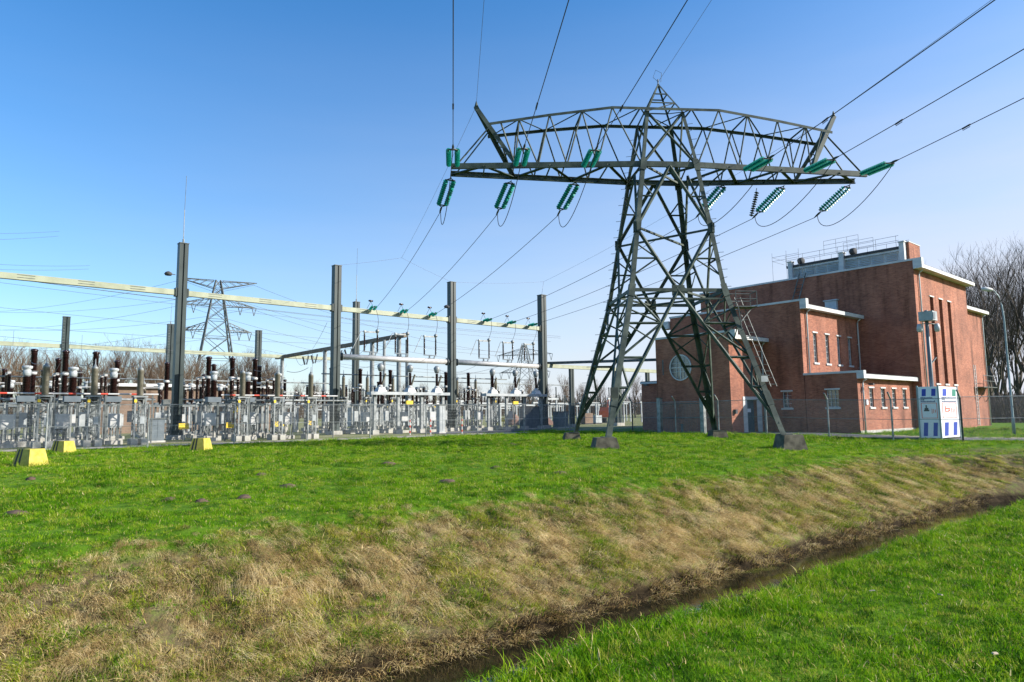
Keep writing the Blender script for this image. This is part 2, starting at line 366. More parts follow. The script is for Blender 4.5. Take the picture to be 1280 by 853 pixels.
# ------------------------------------------------------------------ the big tension tower
YAW=R(5); PC=Vector((7.55,33.5,0))
UU=Vector((math.cos(YAW),math.sin(YAW),0)); VV=Vector((-math.sin(YAW),math.cos(YAW),0))
def pw(u,v,z): return PC+UU*u+VV*v+Vector((0,0,z))
pyl=thing('transmission_pylon','huge grey-green steel lattice pylon standing on four concrete footings in the field','pylon',PC,YAW)
Z0,Z1,Z2,Z3=.5,7.25,13.6,16.5
H0,H1,H2,H3=3.93,2.25,1.38,.92
SH=.12                                         # the head sits slightly off the base centre
def corner(su,sv,z):
    if z<=Z1: h=H0+(H1-H0)*(z-Z0)/(Z1-Z0); o=0
    elif z<=Z2: k=(z-Z1)/(Z2-Z1); h=H1+(H2-H1)*k; o=SH*k
    else: k=(z-Z2)/(Z3-Z2); h=H2+(H3-H2)*k; o=SH
    return Vector((su*h+o,sv*h,z))
CN=[(-1,-1),(1,-1),(1,1),(-1,1)]
for i,(su,sv) in enumerate(CN):
    b=MB(); x,y=corner(su,sv,0)[:2]; wx,wy,_=pw(x,y,0); t_,n_=tosite(wx,wy); g0=gz(t_,n_)
    k=1.15 if sv<0 else 1.0
    b.frust(x,y,g0-.3,Z0+.08,.52*k,.5*k,.36*k,.36*k)
    b.build('footing',M['concd'],pyl)
    b=MB(); c=Vector((-su,-sv,0))
    b.ell(corner(su,sv,Z0-.02),corner(su,sv,Z1),.24,.025,c); b.ell(corner(su,sv,Z1),corner(su,sv,Z2),.21,.022,c); b.ell(corner(su,sv,Z2),corner(su,sv,Z3),.16,.02,c)
    for z in (2.2,Z1,10.4,Z2):            # splice plates
        p=corner(su,sv,z-.3); q=corner(su,sv,z+.3); b.ell(p-c*.012,q-c*.012,.29,.02,c)
    p=corner(su,sv,Z0+.06); b.cbox(p.x,p.y,Z0+.082,.5,.5,.03)
    leg=b.build('leg',M['pylon'],pyl)
    if (su,sv) in ((1,-1),(-1,1)):
        z=2.8; k=0
        while z<16: 
            p=corner(su,sv,z); q=Vector((su,sv*.4,0)).normalized() if k%2 else Vector((su*.4,sv,0)).normalized()
            s=MB(); s.tube((0,0,0),q*.27,.012,n=4); s.build('step_bolt',M['galvd'],leg,loc=p+q*.04); z+=.42; k+=1
def seg(b,p,q,w,c): b.ell(p,q,w,.012,c)
def face(i):
    a=CN[i]; c=CN[(i+1)%4]; inw=-(Vector((a[0]+c[0],a[1]+c[1],0))/2)
    b=MB()
    A=lambda z:corner(*a,z); C=lambda z:corner(*c,z); Mid=lambda z:(A(z)+C(z))/2
    # spread base: two long struts from the ring's middle to the feet, laced to the legs
    top=Mid(Z1)
    for P in (A,C):
        foot=P(Z0+.55); 
        seg(b,top,foot,.125,inw)
        D=lambda z:top+(foot-top)*((Z1-z)/(Z1-foot.z))
        zs=[5.65,4.05,2.7,1.7]
        last=P(Z1)
        for j,z in enumerate(zs):
            seg(b,P(z),D(z),.085,inw)
        zz=[Z1]+zs
        for j in range(len(zs)):
            z0_,z1_=zz[j],zz[j+1]
            if j==0: seg(b,P(z0_-.05),D(z1_),.085,inw); seg(b,P((z0_+z1_)/2-.1),D(z1_),.06,inw)
            elif j%2: seg(b,D(z0_),P(z1_),.08,inw); seg(b,P(z0_),D((z0_+z1_)/2),.05,inw)
            else: seg(b,P(z0_),D(z1_),.08,inw)
    # ring
    b.bar(A(Z1),C(Z1),.07,.16); b.bar(A(Z1-.42),C(Z1-.42),.05,.08)
    n0=(C(Z1)-A(Z1)).normalized()
    b.bar(top-n0*.3-Vector((0,0,.02)),top+n0*.3-Vector((0,0,.02)),.04,.5)
    # diamond of the upper body
    zm=10.35; arm=Mid(Z2-.05)
    for P in (A,C):
        seg(b,top,P(zm),.13,inw); seg(b,P(zm),arm,.13,inw)
        q=P(zm); b.bar(q-Vector((0,0,.25)),q+Vector((0,0,.25)),.3,.05,up=inw)
        h=(top+P(zm))/2; seg(b,h,P(h.z),.065,inw); seg(b,h,P((Z1+h.z)/2-.1),.055,inw); seg(b,h,P((h.z+zm)/2),.055,inw)
        h=(arm+P(zm))/2; seg(b,h,P(h.z),.065,inw); seg(b,h,P((Z2+h.z)/2),.055,inw)
    # cage above the arm
    seg(b,A(Z2),C(Z3),.1,inw); seg(b,C(Z2),A(Z3),.1,inw)
    return b.build('bracing',M['pylon'],pyl)
for i in range(4): face(i)
m_=[(corner(*CN[i],Z1)+corner(*CN[(i+1)%4],Z1))/2 for i in range(4)]
b=MB()                                         # flat bracing inside ring and waist
for i in range(4): b.bar(m_[i],m_[(i+1)%4],.09,.09)
b.build('ring_bracing',M['pylon'],pyl)
for z in (Z2,10.35):
    b=MB(); b.bar(corner(-1,-1,z),corner(1,1,z),.09,.09); b.bar(corner(1,-1,z-.06),corner(-1,1,z-.06),.09,.09); b.build('plan_bracing',M['pylon'],pyl)
# arm
def bch(u,sv):      # bottom chord
    h=np.interp(abs(u-SH),[1.4,10.55],[1.38,.55]); return Vector((u,sv*float(h),13.62))
def tch(u,sv):
    a=abs(u-SH); h=np.interp(a,[0,2.7,8.75],[1.1,1.1,.78]); z=np.interp(a,[0,2.7,5.8,8.75],[16.62,16.58,16.18,15.72]); return Vector((u,sv*float(h),float(z)))
for sv in (-1,1):
    b=MB(); L_,R_=SH-10.62,SH+10.62
    for p,q in ((L_,SH-1.4),(SH-1.4,SH+1.4),(SH+1.4,R_)):
        P,Q=bch(p,sv),bch(q,sv); b.bar(P,Q,.03,.27); o=Vector((0,sv*-.06,0))
        b.bar(P+o+Vector((0,0,.12)),Q+o+Vector((0,0,.12)),.1,.026); b.bar(P+o-Vector((0,0,.12)),Q+o-Vector((0,0,.12)),.1,.026)
    b.build('bottom_chord',M['pylon'],pyl)
    b=MB(); us=[SH+x for x in (-8.75,-5.8,-2.7,2.7,5.8,8.75)]
    for p,q in zip(us[:-1],us[1:]): b.ell(tch(p,sv),tch(q,sv),.13,.02,(0,-sv,-1))
    b.build('top_chord',M['pylon'],pyl)
    for s in (-1,1):
        b=MB(); X=[1.4,2.7,3.9,4.9,5.8,6.6,7.3]; f=lambda x:SH+s*x
        T_=[2.7,4.2,5.8,7.3]; B_=[1.4,3.55,5.0,6.4,7.5]
        for k,tx in enumerate(T_):
            b.ell(tch(f(tx),sv),bch(f(B_[k]),sv),.055,.012,(0,-sv,0)); b.ell(tch(f(tx),sv),bch(f(B_[k+1]),sv),.055,.012,(0,-sv,0))
        b.ell(tch(f(8.2),sv),bch(f(7.5),sv),.06,.012,(0,-sv,0))
        b.build('side_lacing',M['pylon'],pyl)
for fn,nm,X,w_ in ((bch,'bottom_lacing',[1.4,3.0,4.4,5.8,7.4,9.0,10.55],.13),(tch,'top_lacing',[0,1.3,2.7,4.2,5.8,7.3,8.6],.055)):
    for s in (-1,1):
        b=MB(); k=1
        for p,q in zip(X[:-1],X[1:]):
            b.ell(fn(SH+s*p,k),fn(SH+s*q,-k),w_,.013,(0,0,-1)); k=-k
        for p in X[1::2]: b.bar(fn(SH+s*p,-1)-Vector((0,0,.02)),fn(SH+s*p,1)-Vector((0,0,.02)),.06,.06)
        b.build(nm,M['pylon'],pyl)
for s in (-1,1):
    b=MB(); f=lambda x:SH+s*x; tip=Vector((f(9.35),0,16.95))
    for sv in (-1,1):
        b.ell(bch(f(7.4),sv),tip,.2,.02,(s,-sv,0)); b.ell(bch(f(10.4),sv),bch(f(7.4),sv).lerp(tip,.66),.08,.012,(-s,0,0))
    for k in (.25,.45,.62,.78,.9): b.bar(bch(f(7.4),-1).lerp(tip,k),bch(f(7.4),1).lerp(tip,k),.05,.05)
    for k in (.25,.62): b.bar(bch(f(7.4),-1).lerp(tip,k),bch(f(7.4),1).lerp(tip,k+.2),.04,.04)
    b.lathe(tip-Vector((0,0,.05)),(0,0,1),[(0,.06),(.05,.09),(.2,.05),(.3,.02)],8)
    b.build('earth_wire_horn',M['pylon'],pyl)
b=MB(); pk=Vector((SH,0,18.4))
for su,sv in CN:
    b.ell(corner(su,sv,Z3),pk,.075,.012,(-su,-sv,0))
for z in (17.1,17.7):
    k=(z-Z3)/(18.4-Z3); P=[corner(su,sv,Z3).lerp(pk,k) for su,sv in CN]
    for i in range(4): b.bar(P[i],P[(i+1)%4],.05,.05)
P=[corner(su,sv,Z3) for su,sv in CN]; Q=[p.lerp(pk,.316) for p in P]
for i in range(4): b.bar(P[i],Q[(i+1)%4],.04,.04)
b.tube(pk,pk+Vector((0,0,.25)),.03,n=6); 
b.path([pk+Vector((.02,0,.1)),pk+Vector((-.25,0,.35)),pk+Vector((-.1,0,.75)),pk+Vector((.2,0,.6)),pk+Vector((.15,0,.1))],.012,4)
b.build('earth_wire_peak',M['pylon'],pyl)
# ladder with landing on the right-hand near leg
b=MB(); 
def lad(z,o): p=corner(1,-1,z); return p+Vector((.45+o,.05,0))
b.tube(lad(2.7,-.14),lad(6.9,-.14),.016,n=5); b.tube(lad(2.7,.14),lad(6.9,.14),.016,n=5)
z=2.8
while z<6.9: b.tube(lad(z,-.16),lad(z,.16),.012,n=4); z+=.3
for z in (3.2,5.0,6.7): b.bar(corner(1,-1,z),lad(z,0),.04,.04)
b.build('ladder',M['galvd'],pyl)
b=MB(); c=corner(1,-1,6.45); x0,x1,y0,y1=c.x+.05,c.x+1.05,c.y-.35,c.y+.35
b.box(x0,x1,y0,y1,6.38,6.42)
for zz in (6.75,7.1):
    for p,q in (((x0,y0),(x1,y0)),((x1,y0),(x1,y1)),((x1,y1),(x0,y1))): b.tube((*p,zz),(*q,zz),.02,n=5)
for p in ((x0,y0),(x1,y0),(x1,y1),(x0,y1)): b.tube((*p,6.42),(*p,7.1),.02,n=5)
b.bar((x1-.1,c.y,6.38),corner(1,-1,5.6),.04,.04); b.bar((x0+.1,y0,6.38),corner(1,-1,5.2),.04,.04)
b.build('rest_platform',M['galvd'],pyl)
for su,zz,w_,h_,mm in ((-1,2.25,.34,.45,'pylon_dark'),(1,2.9,.3,.26,'white')):
    p=corner(su,-1,zz); b=MB(); b.cbox(p.x,p.y-.17,zz,w_,.02,h_); b.build('number_plate',M[mm],pyl)

# ------------------------------------------------------------------ insulator strings
def stack_profile(n,pitch,r,rc,x0=0):
    pr=[(x0,rc)]
    for i in range(n):
        a=x0+i*pitch; pr+=[(a+pitch*.2,rc),(a+pitch*.36,r*.85),(a+pitch*.52,r),(a+pitch*.58,r*.5),(a+pitch*.72,rc)]
    pr.append((x0+n*pitch,rc)); return pr
def make_string(label,nd=12,pitch=.146,r=.13,sep=.2):
    t=thing('insulator_string',label,'insulator')
    x0=.22; L_=nd*pitch
    for s in (-1,1):
        b=MB(); b.smooth=False; b.lathe((x0,s*sep,0),(1,0,0),stack_profile(nd,pitch,r,.03),12); b.build('disc_stack',M['teal'],t)
    for x in (x0-.03,x0+L_+.03):
        b=MB(); b.bar((x,-sep-.06,0),(x,sep+.06,0),.05,.05); d=-1 if x<1 else 1
        b.bar((x,-sep,0),(x+d*.14,0,0),.035,.03); b.bar((x,sep,0),(x+d*.14,0,0),.035,.03); b.build('yoke',M['pylon_dark'],t)
    b=MB(); b.tube((-.02,0,0),(.1,0,0),.025,n=6); b.build('shackle',M['pylon_dark'],t)
    b=MB(); e=x0+L_+.15; b.path([(e,0,0),(e+.12,0,0),(e+.3,0,0),(e+.5,0,0)],[.03,.055,.05,.02],6); b.build('wire_clamp',M['pylon_dark'],t)
    return t, e+.5
SP,SL=make_string('placeholder'); SPP=Placer(SP)
def aim(p,q):
    d=(q-p).normalized(); return (0,-math.asin(d.z),math.atan2(d.y,d.x))
def cat(p,q,sag,n=20):
    return [p.lerp(q,k/n)-Vector((0,0,4*sag*(k/n)*(1-k/n))) for k in range(n+1)]
def wire(name,pts,r,label,catg,group=None,m_='wire',n=5):
    b=MB(); b.smooth=True; b.path(pts,r,n); o=b.build(name,M[m_],None,org=pts[0],loc=pts[0]); return tag(o,label,catg,group)
side={-1:'left',1:'right'}
pos=['outermost','middle','innermost']
BT=[27.85,30.78,33.7,39.78,42.73,45.48]
ends=[]
for i,(uf,ub) in enumerate(((-10.4,-10.5),(-7.2,-7.45),(-3.9,-4.1),(4.15,3.75),(7.25,7.0),(10.4,10.5))):
    s='left' if i<3 else 'right'; w_=pos[i] if i<3 else pos[5-i]
    a=pw(uf,-.95,13.52) if abs(uf)<9 else pw(uf,-.62,13.55)
    dirn=(-VV)*math.cos(.06)+UU*(.08 if i>2 else 0)+Vector((0,0,-.07 if i>2 else .03))
    q=a+dirn.normalized()*SL
    SPP.put(a,aim(a,q),f'paired green glass string on the {s} arm, {w_}, pulling towards the camera','paired green insulator strings on the pylon arm')
    Lw=[];  n=40
    for k in range(n+1):
        d=k/n*85.0; Lw.append(q-VV*d+UU*(q-a).dot(UU)*0+Vector((0,0,-.058*d+.00072*d*d)))
    wire('power_line',Lw,.017,f'thick black conductor rising to the top edge from the {w_} front string, {s} arm','cable','conductors running over the camera',n=6)
    # a pair of spacers / dampers
    b=MB(); c=Lw[2]; b.tube(c-VV*.22,c+VV*.22,.035,n=6); b.bar(c-VV*.2-Vector((0,0,.08)),c+VV*.2-Vector((0,0,.08)),.02,.02)
    tag(b.build('vibration_damper',M['wire'],None,org=c,loc=c),f'small dumbbell damper clamped on the {w_} front conductor of the {s} arm','damper','dampers on the front conductors')
    a2=pw(ub,.85,13.42) if abs(ub)<9 else pw(ub,.6,13.45)
    g=site(BT[i],50-.9,10.42)
    dd=(g-a2); dd.z=0; dd.normalize(); dd=(dd*math.cos(.46)+Vector((0,0,-math.sin(.46)))).normalized()
    q2=a2+dd*SL
    SPP.put(a2,aim(a2,q2),f'paired green glass string on the {s} arm, {w_}, sloping down towards the substation','paired green insulator strings on the pylon arm')
    wire('power_line',cat(q2,g,.35),.016,f'dark conductor from the {w_} rear string, {s} arm, down to the substation beam','cable','conductors from pylon to substation beam',n=6)
    # jumper loop
    low=pw((uf+ub)/2-.25,1.2 if i<3 else -.2,11.15 if i<3 else 11.35)
    p0,p3=q+(-dirn)*.25,q2-dd*.25
    def bez(t): 
        c1=p0.lerp(low,.85)+Vector((0,0,-.1)); c2=Vector((p3.x,p3.y,low.z-.55))
        return p0*(1-t)**3+c1*3*t*(1-t)**2+c2*3*t*t*(1-t)+p3*t**3
    wire('jumper_cable',[bez(k/18) for k in range(19)],.019,f'black jumper loop hanging under the {s} arm at its {w_} insulators','cable','jumper loops under the pylon arm')
    ends.append((q2,g))
# hanging string that steadies a jumper on the right
t=thing('insulator_string','single dark string hanging straight down beneath the right arm, steadying a jumper','insulator',pw(5.55,.95,13.3))
b=MB(); b.smooth=True; b.lathe((0,0,-.2),(-.28,0,-1),stack_profile(11,.125,.12,.03),12); b.build('disc_stack',M['pylon_dark'],t)
b=MB(); b.tube((0,0,0),(-.05,0,-.2),.02,n=5); b.build('shackle',M['pylon_dark'],t)
# earth wires forward
for nm,p,sl in (('left horn',pw(SH-9.35,0,17.05),-.0),('peak',pw(SH,0,18.5),-.03),('right horn',pw(SH+9.35,0,17.05),-.045)):
    L_=[p-VV*(k*2.2)+Vector((0,0,sl*(k*2.2)+.0006*(k*2.2)**2)) for k in range(38)]
    wire('earth_wire',L_,.009,f'thin earth wire running over the camera from the pylon {nm}','cable','earth wires of the pylon','wirel')
node1=site(27.6,50,14.15); node2=site(46.6,50,14.6)
# ------------------------------------------------------------------ brick switch house, built in site axes (x=t along the sunlit fronts, y=n along the shaded gables)
node1=site(30.79,50,15.18); node2=site(47.71,50,15.1)
BO=(45.4,18.65,.0)
bld=thing('brick_building','large stepped red brick switch house with white roof edges behind the pylon','building',site(45.4,18.65,0),SA)
def bp(b,name,m_,parent=None,label=None):
    o=b.build(name,m_,parent or bld,org=BO)
    if label: o['label']=label
    return o
def wallgrid(b,P,u0,u1,z0,z1,holes,depth,inn):
    """P(u,z)->point on the outer face; inn = inward unit vector; holes (ua,ub,za,zb) get real reveals"""
    us=sorted({u0,u1}|{h[0] for h in holes}|{h[1] for h in holes}); zs=sorted({z0,z1}|{h[2] for h in holes}|{h[3] for h in holes})
    for a,c in zip(us[:-1],us[1:]):
        for e,f in zip(zs[:-1],zs[1:]):
            mu,mz=(a+c)/2,(e+f)/2
            if any(h[0]<mu<h[1] and h[2]<mz<h[3] for h in holes): continue
            b.quad(P(a,e),P(c,e),P(c,f),P(a,f))
    I=Vector(inn)*depth
    for a,c,e,f in holes:
        for p,q in ((P(a,e),P(c,e)),(P(c,e),P(c,f)),(P(c,f),P(a,f)),(P(a,f),P(a,e))): b.quad(p,q,Vector(q)+I,Vector(p)+I)
def block(t0,t1,n0,n1,zt,fh=(),gh=(),zg=None,depth=.14,close=True):
    """fh: holes in the sunlit front n=n0; gh: holes in the shaded gable t=t0"""
    b=MB(); z0=-.2; zg=zg or zt
    wallgrid(b,lambda u,z:Vector((u,n0,z)),t0,t1,z0,zt,list(fh),depth,(0,1,0))
    wallgrid(b,lambda u,z:Vector((t0,u,z)),n0,n1,z0,zg,list(gh),depth,(1,0,0))
    b.quad((t1,n0,z0),(t1,n1,z0),(t1,n1,zt),(t1,n0,zt)); b.quad((t1,n1,z0),(t0,n1,z0),(t0,n1,zg),(t1,n1,zt))
    if zg>zt: b.box(t0+.001,t0+.3,n0+.001,n1-.001,zt-.02,zg-.002)
    return bp(b,'wall',M['brick'])
def roof(t0,t1,n0,n1,z,th=.26,ov=.45,gap=.31,ovt=.35,zg=None,chim=()):
    b=MB(); b.box(t0+gap,t1+ovt,n0-ov,n1+.02,z-th,z); r=bp(b,'roof',M['trim'])
    b=MB(); b.box(t0+gap+.04,t1+ovt-.04,n0-ov+.05,n1,z+.002,z+.05); bp(b,'roof_felt',M['trimd'],r)
    if zg:   # coping on the gable and the white upstand at its corner
        b=MB(); b.box(t0-.06,t0+.34,n0-.05,n1+.05,zg,zg+.14); 
        b.box(t0-.05,t0+.31,n0-ov-.003,n0-.002,z-th-.02,zg+.14)
        c=bp(b,'gable_coping',M['trim'])
    return r
def window(ax,u0,u1,z0,z1,c,nv=2,nh=3,sill=True,head=True,fr='trim',gl='glass',inset=.12):
    """ax 'f': in a sunlit front at n=c; ax 'g': in a gable at t=c"""
    def bx(b,ua,ub,da,db,za,zb):
        if ax=='f': b.box(ua,ub,c+da,c+db,za,zb)
        else: b.box(c+da,c+db,ua,ub,za,zb)
    b=MB(); w_=.035
    bx(b,u0,u1,inset-.03,inset+.03,z0,z0+w_); bx(b,u0,u1,inset-.03,inset+.03,z1-w_,z1)
    bx(b,u0,u0+w_,inset-.03,inset+.03,z0+w_,z1-w_); bx(b,u1-w_,u1,inset-.03,inset+.03,z0+w_,z1-w_)
    for k in range(1,nv): x=u0+(u1-u0)*k/nv; bx(b,x-.012,x+.012,inset-.025,inset+.02,z0+w_,z1-w_)
    for k in range(1,nh): z=z0+(z1-z0)*k/nh; bx(b,u0+w_,u1-w_,inset-.022,inset+.018,z-.012,z+.012)
    f=bp(b,'window',M[fr])
    b=MB(); bx(b,u0+.01,u1-.01,inset+.032,inset+.036,z0+.01,z1-.01); bp(b,'pane',M[gl],f)
    if sill: b=MB(); bx(b,u0-.1,u1+.1,-.07,.05,z0-.13,z0-.004); bp(b,'sill',M['trim'],f)
    if head: b=MB(); bx(b,u0-.1,u1+.1,-.05,.012,z1+.004,z1+.10); bp(b,'lintel',M['trim'],f)
    return f
def downpipe(t,n,z0,z1,off=-.09):
    b=MB(); b.smooth=True; b.path([(t,n+off-.25,z1+.02),(t,n+off-.05,z1-.12),(t,n+off,z1-.3),(t,n+off,z0)],.055,8)
    b.smooth=False
    for z in np.arange(z0+.8,z1-.5,1.8): b.cbox(t,n+off/2,float(z),.16,abs(off),.04)
    bp(b,'downpipe',M['pipe'])
G=.14
# block A (single storey)
wA=[(47.15+1.9*k,47.8+1.9*k,1.80,3.04) for k in range(4)]
block(45.4,54.8,18.65,22.08,3.70,wA,[(19.87,20.67,1.82,2.95)],4.0)
roof(45.4,54.8,18.65,22.10,3.9,zg=4.0,ovt=-.03)
for h in wA: window('f',*h,18.65,2,4)
window('g',19.87,20.67,1.82,2.95,45.4,3,4)
downpipe(46.0,18.65,.15,3.6)
# block C (two storeys)
wC=[(47.05+1.87*k,47.62+1.87*k,4.95,7.03) for k in range(4)]
block(45.4,56.5,22.12,32.9,8.66,wC,[(23.08,23.73,1.82,2.93)],9.12)
roof(45.4,54.75,22.12,32.9,8.86,zg=9.12,ovt=.0)
for h in wC: window('f',*h,22.12,2,5)
window('g',23.08,23.73,1.82,2.93,45.4,2,4)
downpipe(46.1,22.12,4.0,8.55); downpipe(54.35,22.12,4.0,8.55)
b=MB(); b.box(45.2,46.0,32.94,33.6,8.3,8.9); bp(b,'gutter_end',M['trim'])
# block D (tall hall)
sl=[(57.75+1.97*k,58.5+1.97*k,3.55,10.15) for k in range(3)]
block(54.8,66.6,18.0,36.2,11.95,sl,(),12.55,depth=.42)
roof(54.8,66.6,18.0,36.2,12.2,zg=12.55,ovt=.4,ov=.6)
for h in sl: window('f',*h,18.0,1,9,sill=True,head=True,fr='trimd',gl='glass',inset=.36)
downpipe(55.6,18.0,.15,11.85)
block(66.6,72.4,18.45,34,10.05)
roof(66.3,72.4,18.45,34,10.32,ovt=.4)
downpipe(72.0,18.45,.15,9.95)
for t_,z_ in ((65.8,12.26),(71.4,10.38)):
    b=MB(); b.box(t_-.35,t_+.25,18.6,19.2,z_-.02,z_+.3); bp(b,'roof_vent',M['trimd'])
# block B (porch wing with door and round window)
block(41.0,45.4,25.05,31.1,6.55,[(42.95,44.25,.0,2.38)],(),6.95,depth=.3)
roof(41.0,45.35,25.05,31.1,6.74,zg=6.95,ovt=0,ov=.55)
b=MB(); b.box(42.45,42.948,25.02,25.10,.1,2.62); b.box(44.252,44.85,25.02,25.10,.1,2.62); b.box(42.948,44.252,25.02,25.10,2.382,2.62)
dr=bp(b,'door_surround',M['trim'])
b=MB(); b.box(42.96,44.24,25.28,25.33,.12,2.37)
for x in (43.12,43.66):
    for z0_,z1_ in ((.35,1.1),(1.3,2.15)): b.box(x,x+.42,25.262,25.279,z0_,z1_)
d=bp(b,'door',M['door'])
b=MB(); b.box(44.02,44.06,25.2,25.26,1.05,1.2); bp(b,'handle',M['galv'],d)
b=MB(); b.box(43.35,43.8,25.255,25.261,1.55,1.8); bp(b,'notice',M['signw'],d)
downpipe(45.15,25.05,.15,6.45)
b=MB(); b.smooth=False
cx,cz,ro,ri=28.95,4.78,.92,.85; 
def ringp(r_,x): return [(x,cx+r_*math.cos(2*math.pi*k/28),cz+r_*1.02*math.sin(2*math.pi*k/28)) for k in range(28)]
A,B2,C2,D2=ringp(ro,41.0),ringp(ro,40.93),ringp(ri,40.93),ringp(ri,41.0)
for k in range(28):
    j=(k+1)%28; b.quad(A[k],A[j],B2[j],B2[k]); b.quad(B2[k],B2[j],C2[j],C2[k]); b.quad(C2[k],C2[j],D2[j],D2[k])
for o_ in (-.3,.3): b.box(40.955,40.985,cx+o_-.012,cx+o_+.012,cz-.74,cz+.74); b.box(40.957,40.983,cx-.74,cx+.74,cz+o_-.012,cz+o_+.012)
b.box(40.95,40.987,cx-.035,cx+.035,cz-.8,cz+.8); b.box(40.948,40.989,cx-.8,cx+.8,cz-.025,cz+.025)
rw=bp(b,'window',M['trim'],None,'round window with white glazing bars')
b=MB(); P=ringp(ri,40.992); b._add(P,[list(range(28))]); bp(b,'pane',M['glass'],rw)
b=MB(); b.cbox(41.35,24.95,1.45,.22,.16,.3); bp(b,'wall_lamp',M['trimd'])
# block F, far left and low
block(44.0,47,31.1,34.9,4.0,(),[(31.55,31.95,1.6,2.9)],4.05)
roof(44.0,47,31.1,34.9,4.05,th=.16,ov=-.02,gap=-.15,ovt=.1)
window('g',31.55,31.95,1.6,2.9,44.0,1,2)
b=MB(); b.tube((43.9,33.9,3.75),(43.4,33.9,3.85),.02,n=5); b.cbox(43.35,33.9,3.72,.3,.3,.12); bp(b,'wall_lamp',M['galvd'])
b=MB(); b.tube((41,30.3,4.6),(40.75,30.3,4.6),.02,n=5); b.path([(40.75,30.3,5.4),(40.75,30.3,4.3)],.05,6); bp(b,'wall_bracket',M['galvd'])
# louvred monitor on the hall roof
b=MB(); b.box(57.0,59.3,19.32,28.5,12.25,14.02); m1=bp(b,'roof_monitor',M['trim'])
b=MB(); b.box(56.8,59.5,19.34,28.7,14.022,14.22); bp(b,'roof_felt',M['trimd'],m1)
b=MB(); b.box(56.86,57.0,19.36,28.6,13.86,14.02); bp(b,'fascia',M['trim'],m1)
for n0,n1 in ((19.72,23.72),(24.32,28.1)):
    k=4; w_=(n1-n0)/k
    for i in range(k):
        a=n0+i*w_+.06; c=a+w_-.12; b=MB()
        for z in np.arange(12.62,13.78,.14): z=float(z); b.quad((56.99,a,z+.12),(56.99,c,z+.12),(56.90,c,z+.02),(56.90,a,z+.02))
        bp(b,'louvre',M['pipe'],m1)
for n_ in (19.14,23.74,28.12):
    b=MB(); b.box(56.62,57.1,n_,n_+.36,12.25,14.48); b.box(56.56,57.16,n_-.05,n_+.41,14.482,14.56); bp(b,'pier',M['trim'],m1)
b=MB(); b.box(57.12,59.45,18.95,19.3,12.21,14.5); bp(b,'end_wall',M['brick'])
b=MB(); b.box(57.10,59.5,18.92,19.33,14.502,14.56); bp(b,'gable_coping',M['trim'])
b=MB()
for z in (14.75,15.12): b.tube((57.0,19.6,z),(57.0,28.9,z),.015,n=5); b.tube((59.2,19.6,z),(59.2,28.9,z),.014,n=5)
for n_ in np.arange(19.8,29,1.5): b.tube((57.0,float(n_),14.2),(57.0,float(n_),15.14),.014,n=5); b.tube((59.2,float(n_),14.2),(59.2,float(n_),15.14),.014,n=5)
for z in (15.0,15.35,15.7): b.tube((56.5,22.4,z),(56.5,25.2,z),.013,n=5); b.tube((58.4,22.0,z),(58.4,24.4,z),.013,n=5)
for n_ in (22.4,23.3,24.2,25.2): b.tube((56.5,n_,14.5),(56.5,n_,15.7),.013,n=5)
for n_ in (22.0,24.4): b.tube((58.4,n_,14.2),(58.4,n_,15.7),.013,n=5)
for z in (14.75,15.1): b.tube((56.3,27.3,z),(56.3,29.7,z),.013,n=5); b.tube((56.3,29.7,z),(58.4,29.7,z),.013,n=5)
for n_ in (27.3,28.4,29.7): b.tube((56.3,n_,12.6),(56.3,n_,15.5),.013,n=5)
for n_ in (25.6,26.5): b.tube((55.2,n_,12.6),(55.2,n_,13.6),.013,n=5)
b.tube((55.2,25.6,13.6),(55.2,26.5,13.6),.013,n=5); b.tube((55.2,25.6,13.1),(55.2,26.5,13.1),.013,n=5)
bp(b,'railing',M['galvd'])
for n_ in (23.35,27.75): b=MB(); b.smooth=True; b.lathe((57.3,n_,14.55),(-.3,-1,0),[(0,.1),(.05,.3),(.35,.3),(.4,.12)],10); bp(b,'roof_fan',M['trimd'])
b=MB()
for o_ in (-.28,.28): b.bar((54.55,27.5+o_,9.0),(54.55,26.2+o_,12.9),.05,.08)
for k in range(13): q=k/13; n_=27.5-1.3*q; b.tube((54.55,n_-.28,9.0+3.9*q),(54.55,n_+.28,9.0+3.9*q),.018,n=4)
bp(b,'roof_ladder',M['galvd'])
b=MB(); b.box(54.5,54.798,23.6,24.5,9.55,10.3); b.box(54.4,54.799,23.5,24.6,10.302,10.38); bp(b,'vent_box',M['pipe'])
# caged ladder and landing on the far front
b=MB(); X=67.6; Y=18.25
for o_ in (-.23,.23): b.bar((X+o_,Y-.15,.2),(X+o_,Y-.15,5.3),.06,.06)
for k in range(16): z=.4+.3*k; b.tube((X-.23,Y-.15,z),(X+.23,Y-.15,z),.022,n=4)
for z in (.8,2.4,4.2): b.bar((X,18.45,z),(X,Y,z),.04,.04)
bp(b,'wall_ladder',M['trim'])
b=MB(); b.box(X+.3,X+4.2,17.6,18.4,3.4,3.46)
for z in (3.95,4.4):
    b.tube((X+.3,17.6,z),(X+4.2,17.6,z),.022,n=5)
for q in (.3,1.6,2.9,4.2): b.tube((X+q,17.6,3.46),(X+q,17.6,4.4),.022,n=5)
b.bar((X+1.2,18.4,2.2),(X+1.2,17.65,3.38),.05,.05); b.bar((X+3.6,18.4,2.2),(X+3.6,17.65,3.38),.05,.05)
bp(b,'landing',M['galvd'])
b=MB(); b.cbox(46.55,18.6,1.95,.26,.08,.35); bp(b,'meter_box',M['signw'])
b=MB(); b.tube((46.5,18.62,3.25),(46.45,18.3,3.3),.02,n=5); b.cbox(46.42,18.2,3.2,.2,.3,.12); bp(b,'wall_lamp',M['trimd'])
